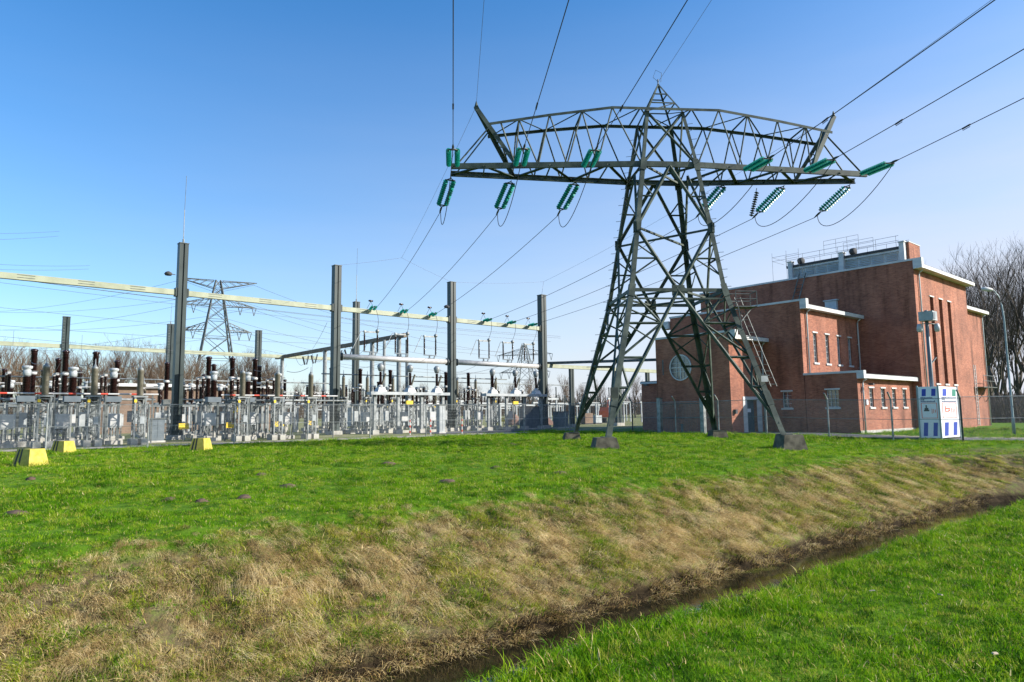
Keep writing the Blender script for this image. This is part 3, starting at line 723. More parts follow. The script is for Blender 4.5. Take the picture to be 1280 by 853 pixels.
b=MB(); b.box(45.42,54.78,18.60,18.648,-.1,.3); bp(b,'plinth',M['conc'])
# ------------------------------------------------------------------ switchyard
ZG=.18
ORD=['first','second','third','fourth','fifth','sixth','seventh','eighth','ninth','tenth','eleventh','twelfth']
def rooted(name,label,cat_,t,n,group=None,z=ZG,rz=0): return thing(name,label,cat_,site(t,n,z),SA+rz,group)
def hsec(b,x,y,z0,z1,w,d,t=.05):
    b.box(x-w/2,x+w/2,y-d/2,y-d/2+t,z0,z1); b.box(x-w/2,x+w/2,y+d/2-t,y+d/2,z0,z1); b.box(x-t*.7,x+t*.7,y-d/2+t+.001,y+d/2-t-.001,z0,z1)
# --- tall gantry columns
def gcol(name,label,t,n,h,w=.62,rod=0,rungs=False,group='tall steel gantry columns',lamp=False):
    r=rooted(name,label,'column',t,n,group); w=w*.9
    b=MB(); 
    # two channels back to back with a recessed web, as in the photograph
    b.box(-w/2,-w*.08,-w/2,w/2,.25,h); b.box(w*.08,w/2,-w/2,w/2,.25,h); b.box(-w*.079,w*.079,-w*.36,w*.36,.25,h)
    b.build('shaft',M['column'],r)
    b=MB(); b.box(-w*.56,w*.56,-w*.56,w*.56,h+.002,h+.05); b.build('cap_plate',M['galvd'],r)
    b=MB(); b.frust(0,0,-.2,.3,w*.85,w*.85,w*.8,w*.8); 
    b.build('base',M['block'],r)
    b=MB()
    for sx in (-1,1):
        for sy in (-1,1): b.hexa([(sx*w*.5,sy*w*.3-.02,.302),(sx*w*.78,sy*w*.3-.02,.302),(sx*w*.78,sy*w*.3+.02,.302),(sx*w*.5,sy*w*.3+.02,.302),(sx*w*.5,sy*w*.3-.02,.9),(sx*w*.52,sy*w*.3-.02,.9),(sx*w*.52,sy*w*.3+.02,.9),(sx*w*.5,sy*w*.3+.02,.9)])
    b.build('gusset',M['galvd'],r)
    if rod:
        b=MB(); b.tube((0,0,h+.05),(0,0,h+.35),.07,n=6); b.tube((0,0,h+.3),(0,0,h+rod*.5),.028,n=5); b.tube((0,0,h+rod*.5),(.04,0,h+rod),.016,n=4); b.build('lightning_rod',M['galv'],r)
    if rungs:
        b=MB(); z=.8
        while z<h-.2: b.tube((-w*.5,-w*.52,z),(-w*.2,-w*.52,z),.02,n=4); z+=.33
        b.build('rungs',M['galv'],r)
    return r
T1=[13.2,24.75,36.1,47.4]; HC=13.45
lbs=['tallest steel column at left, thin lightning rod on top','second tall steel column from the left, plain top with earth wire','third tall steel column, in front of the white busbar tubes','fourth tall steel column, nearest the pylon on its left']
for i,t in enumerate(T1):
    gcol('gantry_column',lbs[i],t,50,HC,.64 if i<3 else .72,4.9 if i==0 else 0)
def lampball(t,n,z,label):
    r=rooted('floodlight',label,'lamp',t,n,None,z)
    b=MB(); b.smooth=True; b.lathe((0,0,0),(0,0,1),[(0,.2),(.12,.26),(.22,.18),(.28,.05)],10); b.build('lamp_shade',M['trimd'],r)
    b=MB(); b.tube((0,0,.1),(.45,0,.1),.03,n=5); b.build('bracket',M['galvd'],r)
lampball(12.3,49.9,11.3,'small dark floodlight on the tallest left column'); lampball(35.4,49.8,11.2,'small dark floodlight on the third tall column')
# --- cream beam spans
ends_=[1.9]+T1
for i in range(4):
    a,c=ends_[i]+.37,ends_[i+1]-.37
    if i==3: c-=.05
    r=rooted('gantry_beam',['cream painted steel beam running off the left edge from the tallest column','cream steel beam between first and second tall columns','cream steel beam carrying three green insulators, between second and third tall columns','cream steel beam carrying three green insulators, between third and fourth tall columns'][i],'beam',(a+c)/2,50,'cream beams of the front gantry')
    L_=(c-a)/2; zb=10.0-ZG
    b=MB(); b.box(-L_,L_,-.16,-.13,zb,zb+.37); b.box(-L_,L_,.13,.16,zb,zb+.37); b.box(-L_,L_,-.129,.129,zb+.35,zb+.37); b.box(-L_,L_,-.129,.129,zb,zb+.02); b.build('box_girder',M['cream'],r)
    b=MB()
    for k in ((-.5,0,.5) if i else (-.45,0.0,.42)):
        x=k*2*L_*.66
        b.box(x-.45,x+.45,-.172,-.162,zb+.12,zb+.15); b.box(x-.45,x+.45,-.172,-.162,zb+.28,zb+.31)
    b.build('stiffener',M['galvd'],r)
    b=MB()
    for s in (-1,1): b.box(s*L_-.06 if s>0 else -L_-.05,s*L_+.05 if s>0 else -L_+.06,-.24,.24,zb-.08,zb+.5)
    b.build('end_plate',M['column'],r)
# --- short strings holding the conductors on the beam, with their brown support
for i,t in enumerate(BT):
    q2,g=ends[i]; a=site(t,50-.17,10.36); d=(q2-g).normalized()
    d=Vector((d.x,d.y,.02)).normalized()
    q=a+d*1.55
    SPP.put(a,aim(a,q),f'green glass string on the cream beam, {ORD[i]} from the left','green insulator strings on the cream beam',(.66,.8,.9))
for i,t in enumerate(BT):
    r=rooted('bird_perch_bracket',f'thin triangle of rods with brown cap above the cream beam, {ORD[i]} from left','bracket',t,50,'brown capped brackets on the cream beam',10.43)
    b=MB(); b.tube((-.35,0,0),(0,0,.62),.018,n=4); b.tube((.35,0,0),(0,0,.62),.018,n=4); b.build('rods',M['galvd'],r)
    b=MB(); b.smooth=True; b.lathe((-.2,0,.68),(1,0,0),[(0,.05),(.05,.08),(.35,.08),(.4,.05)],8); b.build('cap',M['brown'],r)
# --- aluminium tube busbar with six rotary disconnectors on it
for i,(a,c) in enumerate(((T1[1]+.38,T1[2]-.38),(T1[2]+.38,T1[3]-.42))):
    r=rooted('busbar_tube',['fat white tube between second and third tall columns','fat white tube between third and fourth tall columns'][i],'pipe',(a+c)/2,50,'fat white tubes between tall columns',6.1)
    L_=(c-a)/2; b=MB(); b.smooth=True; b.tube((-L_+.2,0,.25),(L_-.2,0,.25),.23,n=14); b.build('tube',M['alu'],r)
    for s in (-1,1):
        b=MB(); b.smooth=True; b.lathe((s*(L_-.2),0,.25),(s,0,0),[(0,.33),(.06,.33),(.08,.2),(.22,.2)],12); b.build('flange',M['galvd'],r)
def make_disc():
    t=thing('rotary_disconnector','x','disconnector')
    b=MB(); b.bar((-.75,0,.3),(.55,0,.3),.09,.08); b.bar((-.15,0,.05),(-.15,0,.3),.12,.1); b.bar((-.35,0,.0),(.3,0,.0),.3,.08); b.bar((.3,0,0),(.42,0,.3),.08); b.build('bracket',M['cabd'],t)
    for x in (-.7,.5):
        b=MB(); b.smooth=True; b.lathe((x,0,.36),(0,0,1),stack_profile(15,.09,.095,.06),10); b.build('post_insulator',M['brown'],t)
        b=MB(); b.smooth=True; b.lathe((x,0,1.72),(0,0,1),[(0,.07),(.16,.07),(.2,.11),(.34,.09)],8); b.build('head',M['cab'],t)
    b=MB(); b.bar((-.75,0,1.93),(.6,0,1.98),.07,.13); b.smooth=True; b.lathe((.5,0,1.98),(0,0,1),[(-.02,.15),(.12,.18),(.24,.1)],8); b.smooth=False
    b.path([(-.75,0,1.93),(-1.0,0,1.99),(-1.25,-.05,1.55),(-1.55,-.1,1.0),(-1.8,-.1,.5)],.028,5); b.build('arm',M['galv'],t)
    return t
DP=Placer(make_disc())
for i,t in enumerate(BT):
    p=site(t+.15,50,6.55); DP.put(p,(0,0,SA),f'disconnector with two brown posts standing on the fat white tube, {ORD[i]} from left','disconnectors on the fat white tubes')
    a=site(t,50,10.3)-site(0,0,0); q2,g=ends[i]; d=(q2-g).normalized(); g1=site(t,49.83,10.36)+Vector((d.x,d.y,.02)).normalized()*1.45
    e=p+site(.5,0,2.25); m1=g1.lerp(e,.45)+site(.35,-.1,.0)
    wire('drop_lead',[g1*(1-k)**2+m1*2*k*(1-k)+e*k*k for k in [j/10 for j in range(11)]],.018,f'curved lead from the cream beam to its disconnector, {ORD[i]} from left','cable','drop leads at the front gantry','wirel',4)
# earth wires from the pylon to the gantry
wire('earth_wire',cat(pw(SH-9.35,.1,17),node1,.25),.009,'thin earth wire from left pylon horn to above the second column','cable',None,'wirel',4)
wire('earth_wire',cat(pw(SH+9.35,.1,17),node2,.35),.009,'thin earth wire from right pylon horn to above the fourth column','cable',None,'wirel',4)
wire('earth_wire',cat(node1,site(24.75,50,13.7),.05),.008,'thin wire sloping down left to the top of the second tall column','cable',None,'wirel',4)
wire('earth_wire',cat(node1,site(36.1,50,13.7),.05),.008,'faint wire sloping down right to the top of the third tall column','cable',None,'wirel',4)
wire('earth_wire',cat(node2,site(36.1,50,13.7),.15),.008,'nearly level thin wire between third and fourth column tops','cable',None,'wirel',4)
wire('earth_wire',[node2,site(47.4,50,13.65)],.012,'short thin link standing on the fourth tall column','cable',None,'wirel',4)
# long pipe line continuing right behind the pylon
def span(name,label,cat_,a,c,z,w_,h_,m_,group=None):
    A=site(*a,z);C=site(*c,z); b=MB(); b.bar(A,C,w_,h_); o=b.build(name,M[m_],None,org=A,loc=A); return tag(o,label,cat_,group)
span('gantry_beam','long steel beam running right behind the pylon from the fourth tall column','beam',(47.9,50),(66,50),6.45,.34,.36,'cream')
span('gantry_beam','slim steel beam behind the pylon legs rising towards the brick building','beam',(48.2,50.3),(57.5,36.5),6.75,.3,.26,'galvd')
for i,(t,n) in enumerate(((51.5,50),(58.9,50),(64.2,50))):
    r=rooted('gantry_column',['twin legged beam post left of the pylon foot','broad dark column seen between the pylon legs','pale twin legged post right behind the pylon'][i],'column',t,n)
    w_=(.5,.9,.5)[i]; b=MB(); b.box(-w_/2,-w_/2+.2*w_/.5,-.15,.15,0,6.1); b.box(w_/2-.2*w_/.5,w_/2,-.15,.15,0,6.1); b.build('shaft',M['column'],r)
    b=MB(); b.box(-w_*.7,w_*.7,-.3,.3,-.1,.35); b.build('base',M['block'],r)
# --- rear gantry
G2=[(11.9,90),(22.7,90),(33.5,90)]
for i,(t,n) in enumerate(G2):
    gcol('gantry_column',['distant dark column, leftmost, rising above the bare trees','distant dark column just left of the tallest column','distant dark column between first and second tall columns'][i],t,n,12.85,.75,2.6 if i==1 else 0,True,'rear gantry columns')
for i,(a,c) in enumerate(((1,11.5),(12.3,22.3),(23.1,33.1),(33.9,44))):
    r=span('gantry_beam',['distant cream beam at the left edge above the trees','distant cream beam between the two leftmost rear columns','distant cream beam seen behind the lightning rod column','distant cream beam ending behind the second tall column'][i],'beam',(a,90),(c,90),9.75,.3,.45,'cream','rear gantry beams')
r=gcol('gantry_column','dark column with lightning rod right of the second tall column, behind it',32.9,62,12.9,.6,5.6,False,None)
# portal with brown beam that runs straight back
span('portal_beam','rusty brown portal beam sloping away left behind the second tall column','beam',(37,59.2),(37,92.5),9.75,.45,.4,'rust')
for i,n in enumerate((60.5,66,77.5,90.5)):
    r=rooted('portal_post',['nearest post pair of the brown portal beam, by the disconnectors','second post of the brown portal beam','third post of the brown portal beam, left of the second tall column','farthest post of the brown portal beam'][i],'column',37,n,'posts of the brown portal beam')
    b=MB(); b.tube((0,-.0,.2),(0,0,9.4),.24,n=10)
    if i==0: b.tube((1.1,0.2,.2),(1.1,.2,9.3),.17,n=8); b.tube((-1.6,.2,.2),(-1.6,.2,9.1),.15,n=8)
    b.build('shaft',M['galv'],r); b=MB(); b.cbox(0,0,-.1,.9,.9,.35); b.build('base',M['block'],r)
for k in range(5):
    p=site(36.9,62+5*k,9.5); q=site(36.9,66+5*k,9.5); wire('slack_wire',cat(p,q,.9+.1*k,10),.02,f'slack black wire looping under the brown portal beam, {ORD[k]} loop from the near end','cable','slack loops under the brown portal beam','wire',4)

def vstring(label,t,n,z):
    r=rooted('hanging_insulator',label,'insulator',t,n,'black zigzag strings under the portal beam',z)
    for s_ in (-1,1):
        b=MB(); b.lathe((0,s_*.9,0),(0,-s_*.6,-1),stack_profile(9,.14,.12,.03),8); b.build('disc_stack',M['black'],r)
for i,n in enumerate((71.5,74,80.5,83)): vstring(f'black zigzag insulator pair under the brown portal beam, {ORD[i]} from the near end',37,n,9.3)
# --- apparatus prototypes
def legs2(b,w,h,d=.0):
    b.bar((-w/2,d,0),(-w/2,d,h),.09,.09); b.bar((w/2,d,0),(w/2,d,h),.09,.09)
def lattice(t,w,h,dep=.5,sections=5,lab=True,plat=True):
    for sx in (-1,1):
        b=MB(); 
        for sy in (-1,1): b.bar((sx*w/2,sy*dep/2,.3),(sx*w/2,sy*dep/2,h),.075,.075)
        b.build('leg',M['galv'],t)
        b=MB(); b.cbox(sx*w/2,0,-.12,.34,dep+.35,.44); b.build('foundation',M['block'],t)
    b=MB()
    for i in range(sections):
        z0_=.4+(h-.5)*i/sections; z1_=.4+(h-.5)*(i+1)/sections; s=1 if i%2 else -1
        b.bar((-s*w/2,-dep/2,z0_),(s*w/2,-dep/2,z1_),.035,.035); b.bar((-s*w/2,dep/2,z0_),(s*w/2,dep/2,z1_),.035,.035)
        for sx in (-1,1): b.bar((sx*w/2,-s*dep/2,z0_),(sx*w/2,s*dep/2,z1_),.035,.035)
        b.bar((-w/2,-dep/2,z1_),(w/2,-dep/2,z1_),.035,.035)
    b.build('bracing',M['galvd'],t)
    if plat: b=MB(); b.cbox(0,0,h,w+.2,dep+.12,.09); b.build('top_plate',M['galv'],t)
def mk_arrester():
    t=thing('voltage_transformer','x','transformer'); lattice(t,.52,2.6)
    b=MB(); b.lathe((0,0,2.40),(0,0,1),[(0,.16),(.14,.2),(.2,.2)],8); b.build('tank',M['black'],t)
    b=MB(); b.smooth=True; b.lathe((0,0,2.70),(0,0,1),stack_profile(19,.075,.20,.155),14); b.build('insulator',M['porc'],t)
    b=MB(); b.smooth=True; b.lathe((0,0,4.12),(0,0,1),[(0,.15),(.1,.15),(.14,.08),(.22,.07),(.24,.03),(.55,.02)],8); b.build('terminal_cap',M['galv'],t)
    b=MB(); b.cbox(-.26,-.30,2.32,.13,.03,.16); b.build('marker_plate',M['yel2'],t)
    b=MB(); b.cbox(.1,-.30,1.15,.22,.1,.4); b.build('junction_box',M['cab'],t)
    return t
def mk_ct():
    t=thing('current_transformer','x','transformer'); 
    for sx in (-1,1):
        b=MB(); b.bar((sx*.3,0,.3),(sx*.3,0,2.4),.12,.12); b.build('leg',M['galvd'],t)
    b=MB(); b.cbox(0,0,-.12,1.1,.55,.42); b.build('foundation',M['block'],t)
    b=MB(); b.cbox(0,0,2.4,.8,.6,.32); b.build('base_tank',M['cabd'],t)
    b=MB(); b.smooth=True; b.lathe((0,0,2.74),(0,0,1),stack_profile(12,.085,.23,.18),14); b.build('insulator',M['brown'],t)
    b=MB(); b.smooth=True; b.lathe((0,0,3.78),(0,0,1),[(0,.15),(.07,.19),(.30,.2),(.36,.15),(.42,.24),(.54,.25),(.58,.12)],14); b.build('head',M['cab'],t)
    b=MB(); b.bar((-.5,0,4.05),(.5,0,4.05),.06,.06); b.build('terminal',M['galvd'],t)
    return t
def mk_breaker():
    t=thing('circuit_breaker','x','circuit breaker')
    lattice(t,.42,2.3,.4,4)
    b=MB(); b.cbox(0,-.1,2.4,.5,.5,.4); b.build('drive_housing',M['galvd'],t)
    b=MB(); b.smooth=True; b.lathe((0,0,2.82),(0,0,1),stack_profile(15,.08,.19,.14),12); b.build('insulator',M['brown'],t)
    b=MB(); b.smooth=True; b.lathe((0,0,4.02),(0,0,1),[(0,.13),(.05,.2),(.16,.2),(.2,.13)],10); b.build('collar',M['white'],t)
    b=MB(); b.smooth=True; b.lathe((0,0,4.22),(0,0,1),stack_profile(14,.08,.2,.15),12); b.lathe((0,0,5.34),(0,0,1),[(0,.15),(.06,.2),(.14,.2),(.2,.1)],10); b.build('upper_chamber',M['brown'],t)
    b=MB(); b.cbox(-.5,-.35,1.0,.55,.35,.85); b.build('control_box',M['cab'],t)
    return t
def mk_disc2():
    t=thing('post_disconnector','x','disconnector')
    for x in (-.6,.6):
        b=MB(); b.bar((x,0,.25),(x,0,2.3),.1,.1); b.build('leg',M['galv'],t)
        b=MB(); b.cbox(x,0,-.12,.4,.4,.42); b.build('foundation',M['block'],t)
        b=MB(); b.smooth=True; b.lathe((x,0,2.44),(0,0,1),stack_profile(14,.085,.12,.08),9); b.build('post_insulator',M['brown'],t)
    b=MB(); b.box(-.85,.85,-.1,.1,2.302,2.42); b.build('crossbeam',M['galv'],t)
    b=MB(); b.cbox(-.6,0,3.64,.16,.16,.12); b.cbox(.6,0,3.64,.16,.16,.12); b.tube((-.6,0,3.72),(.6,0,3.74),.035,n=6); b.build('contact_arm',M['alu'],t)
    return t
def mk_sup():
    t=thing('bus_support','x','support')
    for x in (-1.6,1.6):
        b=MB(); b.bar((x,0,0),(x,0,3.0),.16,.16); b.build('leg',M['cab'],t)
    b=MB(); b.box(-1.95,1.95,-.12,.12,3.002,3.22); b.build('crossbeam',M['cab'],t)
    for x in (-1.6,0,1.6):
        b=MB(); b.smooth=True; b.lathe((x,0,3.22),(0,0,1),stack_profile(8,.14,.11,.07),7); b.lathe((x,0,4.36),(0,0,1),[(0,.09),(.12,.12),(.2,.05)],7); b.build('post_insulator',M['galvd'],t)
    return t
def mk_live():
    """live-tank breaker with splayed head"""
    t=thing('circuit_breaker','x','circuit breaker')
    b=MB(); b.frust(0,0,0,.35,.4,.35,.25,.22); b.smooth=True; b.lathe((0,0,.35),(0,0,1),[(0,.24),(.12,.2),(.2,.12)],10); b.build('base_casting',M['white'],t)
    b=MB(); b.smooth=True; b.lathe((0,0,.55),(0,0,1),stack_profile(12,.085,.15,.1),10); b.build('insulator',M['brown'],t)
    b=MB(); b.smooth=True; b.lathe((0,0,1.6),(0,0,1),[(0,.12),(.1,.2),(.4,.28),(.5,.22),(.62,.1)],10); b.build('head',M['galv'],t)
    b=MB(); b.smooth=True; b.lathe((.1,0,.5),(.38,0,1),stack_profile(10,.1,.10,.07),8); b.build('side_chamber',M['porc'],t)
    return t
def mk_cab():
    t=thing('control_cabinet','x','cabinet')
    b=MB(); b.cbox(0,0,.95,.62,.32,.78); b.build('housing',M['cab'],t)
    b=MB(); b.box(-.27,.27,-.175,-.162,1.0,1.68); b.build('cabinet_door',M['white'],t)
    b=MB(); b.bar((-.2,0,.2),(-.2,0,.95),.06,.06); b.bar((.2,0,.2),(.2,0,.95),.06,.06); b.build('leg',M['galvd'],t)
    b=MB(); b.cbox(0,0,-.12,.8,.5,.34); b.build('foundation',M['block'],t)
    return t
BAY=['left of lightning-rod column','right of lightning-rod column','right of second tall column','right of third tall column']
def trio(pl,ts,n,desc,row,bay,grp,rz=0,z=ZG,sc=None):
    nm=['left','middle','right'] if len(ts)==3 else ORD
    for i,t in enumerate(ts): pl.put(site(t,n,z),(0,0,SA+rz),f'{desc}, {nm[i]}, {row}, {bay}',grp,sc)
PA,PT,PB,PD,PS,PLv,PCb=Placer(mk_arrester()),Placer(mk_ct()),Placer(mk_breaker()),Placer(mk_disc2()),Placer(mk_sup()),Placer(mk_live()),Placer(mk_cab())
b0=[0,10.05]
for k in range(2):
    B=BAY[k]; o=10.05*k
    trio(PA,[4.87+o,7.06+o,9.28+o],42.5,'grey ribbed cylinder on lattice legs','front row',B,'grey cylinders on lattice stands')
    trio(PT,[4.3+o*.965,6.42+o*.965,8.43+o*.965],45,'brown ribbed post with white drum head','second row',B,'drum headed current transformers')
    trio(PB,[4.87+o*.965,6.42+o*.965,7.98+o*.965],48,'tall dark brown breaker column','third row',B,'tall brown breaker columns')
    trio(PD,[4.2+o,6.6+o,9.4+o],52.5,'pair of short brown posts','fourth row',B,'twin post disconnectors')
    trio(PD,[3.2+o,6.2+o,9.2+o],57,'pair of short brown posts','fifth row',B,'twin post disconnectors')
    trio(PT,[5+o,7.4+o,9.8+o],62,'brown post with pale drum','sixth row',B,'drum headed current transformers')
    trio(PB,[5+o,7.6+o,10.2+o],68,'tall dark brown breaker column','seventh row',B,'tall brown breaker columns')
    trio(PCb,[3.5+o,5.9+o,8.4+o],44.0,'white control cabinet','front row',B,'white control cabinets')
    trio(PCb,[4.6+o,7.9+o,10.6+o],54.5,'white control cabinet','rear row',B,'white control cabinets')
for k in range(2):
    B=BAY[k]; o=10.05*k
    trio(PD,[4.9+o,7.1+o,9.3+o],50.3,'crosswise pair of brown posts','fourth row',B,'crosswise post disconnectors',rz=math.pi/2)
    trio(PD,[3.6+o,5.8+o,8.2+o],46.6,'crosswise pair of brown posts','second row',B,'crosswise post disconnectors',rz=math.pi/2,sc=(1,1,1.08))
    trio(PB,[3.6+o,6.9+o,10.4+o],54.6,'tall dark brown breaker column','rear row',B,'rear tall brown breaker columns')
    trio(PA,[3.2+o,6.1+o,9.6+o],59.5,'grey ribbed cylinder on lattice legs','rear row',B,'rear grey cylinders on lattice stands')
for k,o in enumerate((24.6,36.4)):
    B=BAY[k+2]
    trio(PB,[o+1.6,o+4.3,o+7.3],53.6,'tall dark brown breaker column','middle row',B,'middle tall brown breaker columns')
    trio(PD,[o+2.2,o+5,o+8],50.4,'crosswise pair of brown posts','second row',B,'crosswise post disconnectors',rz=math.pi/2)
    trio(PD,[o+2.2,o+5.4,o+8.4],59,'crosswise pair of brown posts','rear row',B,'rear crosswise post disconnectors',rz=math.pi/2,sc=1.15)
    trio(PA,[o+2,o+5.2,o+8.2],65,'grey ribbed cylinder on lattice legs','rear row',B,'rear grey cylinders on lattice stands')
trio(PA,[-1.2,1.2],42.5,'grey ribbed cylinder on lattice legs','front row','at the left picture edge','grey cylinders on lattice stands')
trio(PB,[-1,1.2],48,'tall dark brown breaker column','third row','at the left picture edge','tall brown breaker columns')
trio(PD,[-1,1.6],45.5,'pair of short brown posts','second row','at the left picture edge','twin post disconnectors')
for k,(o,nn) in enumerate(((26.2,47),(37.8,47.4))):
    B=BAY[k+2]
    r=rooted('breaker_platform',f'long white steel platform carrying breaker heads, {B}','platform',o+3.6,nn,'white breaker platforms')
    b=MB(); b.box(-3.7,3.7,-.35,.35,3.05,3.28); b.build('deck',M['cab'],r)
    for x in (-3.2,-1.1,1.1,3.2):
        b=MB(); b.bar((x,0,.3),(x,0,3.05),.22,.22); b.build('leg',M['galv'],r); b=MB(); b.cbox(x,0,-.12,.55,.55,.45); b.build('foundation',M['block'],r)
    b=MB(); b.box(-.5,.1,-.3,-.12,2.3,2.6); b.build('warning_plate',M['yel2'],r)
    trio(PLv,[o+.9,o+3.6,o+6.2],nn,'breaker head on the white platform','front row',B,'breaker heads on the white platforms',z=ZG+3.28)
    trio(PA,[o+.2,o+2.4,o+4.9],51.8,'slim grey ribbed cylinder','second row',B,'grey cylinders on lattice stands',sc=(.8,.8,1.12))
    trio(PCb,[o+.8,o+4.4,o+7.2],49.2,'white control cabinet','front row',B,'white control cabinets')
    trio(PD,[o+1,o+4,o+7],56,'pair of short brown posts','third row',B,'twin post disconnectors')
    trio(PD,[o,o+3,o+6],62,'pair of short brown posts','fourth row',B,'twin post disconnectors')
    trio(PT,[o+1,o+4,o+7],67,'brown post with pale drum','fifth row',B,'drum headed current transformers')
    trio(PB,[o+1,o+4,o+7],73,'tall dark brown breaker column','sixth row',B,'tall brown breaker columns')
# far yard
zone=['behind the left bays','behind the second tall column','between third and fourth tall columns','between fourth column and pylon','behind the pylon legs']
for j,n in enumerate((66,74,83,94,106,120)):
    for i in range(11):
        t=20+7.2*i+1.3*(j%3)+(n-66)*.25
        X,Y=site(t,n).x,site(t,n).y; px=640+853*X/Y
        if px>835 or px<225: continue
        zi=0 if px<415 else 1 if px<565 else 2 if px<680 else 3 if px<740 else 4
        PS.put(site(t,n+random.uniform(-1,1),ZG),(0,0,SA),f'pale steel bus support in the far yard, {zone[zi]}',f'pale bus supports {zone[zi]}',(1,1,random.uniform(.85,1.15)))
for j,n in enumerate((80,100)):
    for i in range(9):
        t=30+8*i+3*j; X,Y=site(t,n).x,site(t,n).y; px=640+853*X/Y
        if px>830 or px<225: continue
        zi=0 if px<415 else 1 if px<565 else 2 if px<680 else 3 if px<740 else 4
        PD.put(site(t,n,ZG),(0,0,SA),f'pair of brown posts in the far yard, {zone[zi]}',f'far brown disconnectors {zone[zi]}',1.15)
# white and red operating rods / long rails
for i,(a,c,n) in enumerate(((-2,10.4,43.2),(13.9,21.6,43.2))):
    A,C=site(a,n,2.98),site(c,n,2.98); r=thing('safety_rail',['long red and white banded rail in front of the left apparatus','long red and white banded rail right of the lightning-rod column'][i],'rail',A,SA,'red and white rails')
    b=MB(); b.tube((0,0,0),(c-a,0,0),.045,n=8); b.build('rail',M['white'],r)
    b=MB(); x=.5
    while x<c-a-.4: b.tube((x,0,0),(x+.35,0,0),.049,n=8); x+=1.5
    b.build('red_band',M['red'],r)
    b=MB()
    for x in np.linspace(.3,c-a-.3,6): b.bar((x,0,-2.85),(x,0,-.03),.07,.07)
    b.build('post',M['galvd'],r)
for i,(a,c,n,z) in enumerate(((-3,11,46.4,2.75),(14,24,46.4,2.75),(-3,12,50.8,2.9),(13.9,24.2,51.2,2.9),(25.5,46,54,5.2),(37,60,58,5.0),(3,30,60,4.7))):
    A,C=site(a,n,z),site(c,n,z); b=MB(); b.smooth=True; b.tube((0,0,0),(c-a,0,0),.055,n=7); o=b.build('busbar',M['galv'],None,loc=A); o.rotation_euler=(0,0,SA)
    tag(o,['slim grey busbar crossing the apparatus at the far left','slim grey busbar right of the lightning-rod column','rear slim busbar at the far left','rear slim busbar behind the second tall column','slim high busbar below the fat white tubes','slim high busbar behind the third tall column','long slim busbar far behind the left bays'][i],'busbar','slim busbars')
# leads looping between apparatus
k=0
for (ta,na,za,tb,nb,zb) in [(x+o*.98,42.5,4.8,x+o*.98-.4,45,4.7) for o in (0,10.05) for x in (4.87,7.06,9.28)]+[(x+o*.98,45,4.75,x+o*.98,48,4.4) for o in (0,10.05) for x in (4.4,6.42,8.2)]+[(x+o*.98,48,5.7,x+o*.98-.3,52.5,4.0) for o in (0,10.05) for x in (4.87,6.42,7.98)]:
    wire('connecting_lead',cat(site(ta,na,za),site(tb,nb,zb),.18,8),.016,'slack grey lead looping between neighbouring apparatus in the left yard','cable','short leads between left yard apparatus','wirel',4)
# tall thin strung wires over the yard
WL=[((-6,60,12.2),(60,60,11.2)),((-6,64,12.9),(64,64,11.6)),((-10,72,14),(70,72,12.2)),((-10,78,12.6),(75,78,11)),((-10,90,12.2),(46,90,12.0)),((0,90,10.8),(60,88,9.6)),((-8,82,16.4),(20,130,27)),((-8,84,16.0),(20,131,26.6)),((-12,88,19),(16,134,33)),((-12,90,18.4),(16,135,32.4)),((24,50,9.0),(37,84,9.2)),((27,50.2,6.4),(36,75,9.4)),((30,50.2,6.4),(42,84,8.4)),((40,51,6.4),(60,86,8.4)),((43,51,6.4),(62,90,8.4))]
for i,(a,c) in enumerate(WL):
    wire('overhead_wire',cat(site(*a),site(*c),.6,24),.014 if a[1]<80 else .018,'thin dark wire strung high across the switchyard behind the tall columns','cable','high wires over the switchyard','wirel',4)
for i,(t,n,h) in enumerate(((0.5,60,5),(4.8,60,7.8),(9.6,64,8.2),(13,72,7),(18,72,8),(26.5,58,7),(29.8,60,7.4),(41.5,62,7),(46,66,6.8),(50,72,6.6))):
    a=site(t,n,ZG+h-4.2); wire('dropper',[a+Vector((0,0,4.2)),a],.014,'hair-thin vertical dropper hanging from a high yard wire','cable','vertical droppers in the switchyard','wirel',4)
# cabinets, boxes and clutter
def cabinet(name,label,t,n,w_,d_,h_,m_,roof_=True):
    r=rooted(name,label,'cabinet',t,n); b=MB(); b.cbox(0,0,.1,w_,d_,h_); b.build('housing',M[m_],r)
    b=MB(); b.box(-w_/2+.05,-.02,-d_/2-.015,-d_/2-.002,.2,h_); b.box(.02,w_/2-.05,-d_/2-.015,-d_/2-.002,.2,h_); b.build('cabinet_door',M[m_],r)
    b=MB(); b.cbox(0,0,h_+.102,w_+.1,d_+.12,.06); b.build('cabinet_roof',M['galvd'],r)
    b=MB(); b.cbox(0,0,-.1,w_+.15,d_+.1,.2); b.build('plinth',M['conc'],r)
cabinet('relay_cabinet','tall slate grey cabinet left of the fourth tall column',44.2,48.6,1.9,.7,2.0,'cabd')
cabinet('relay_cabinet','square slate grey cabinet right of the fourth tall column',49.1,49.3,1.5,.7,1.5,'cabd')
cabinet('relay_cabinet','tall narrow white cabinet beside the white breaker platform',30.9,44.3,.5,.45,2.1,'cab')
cabinet('relay_cabinet','wide white cabinet behind the fence left of the lightning-rod column',10.9,45.5,.8,.5,1.3,'cabd')
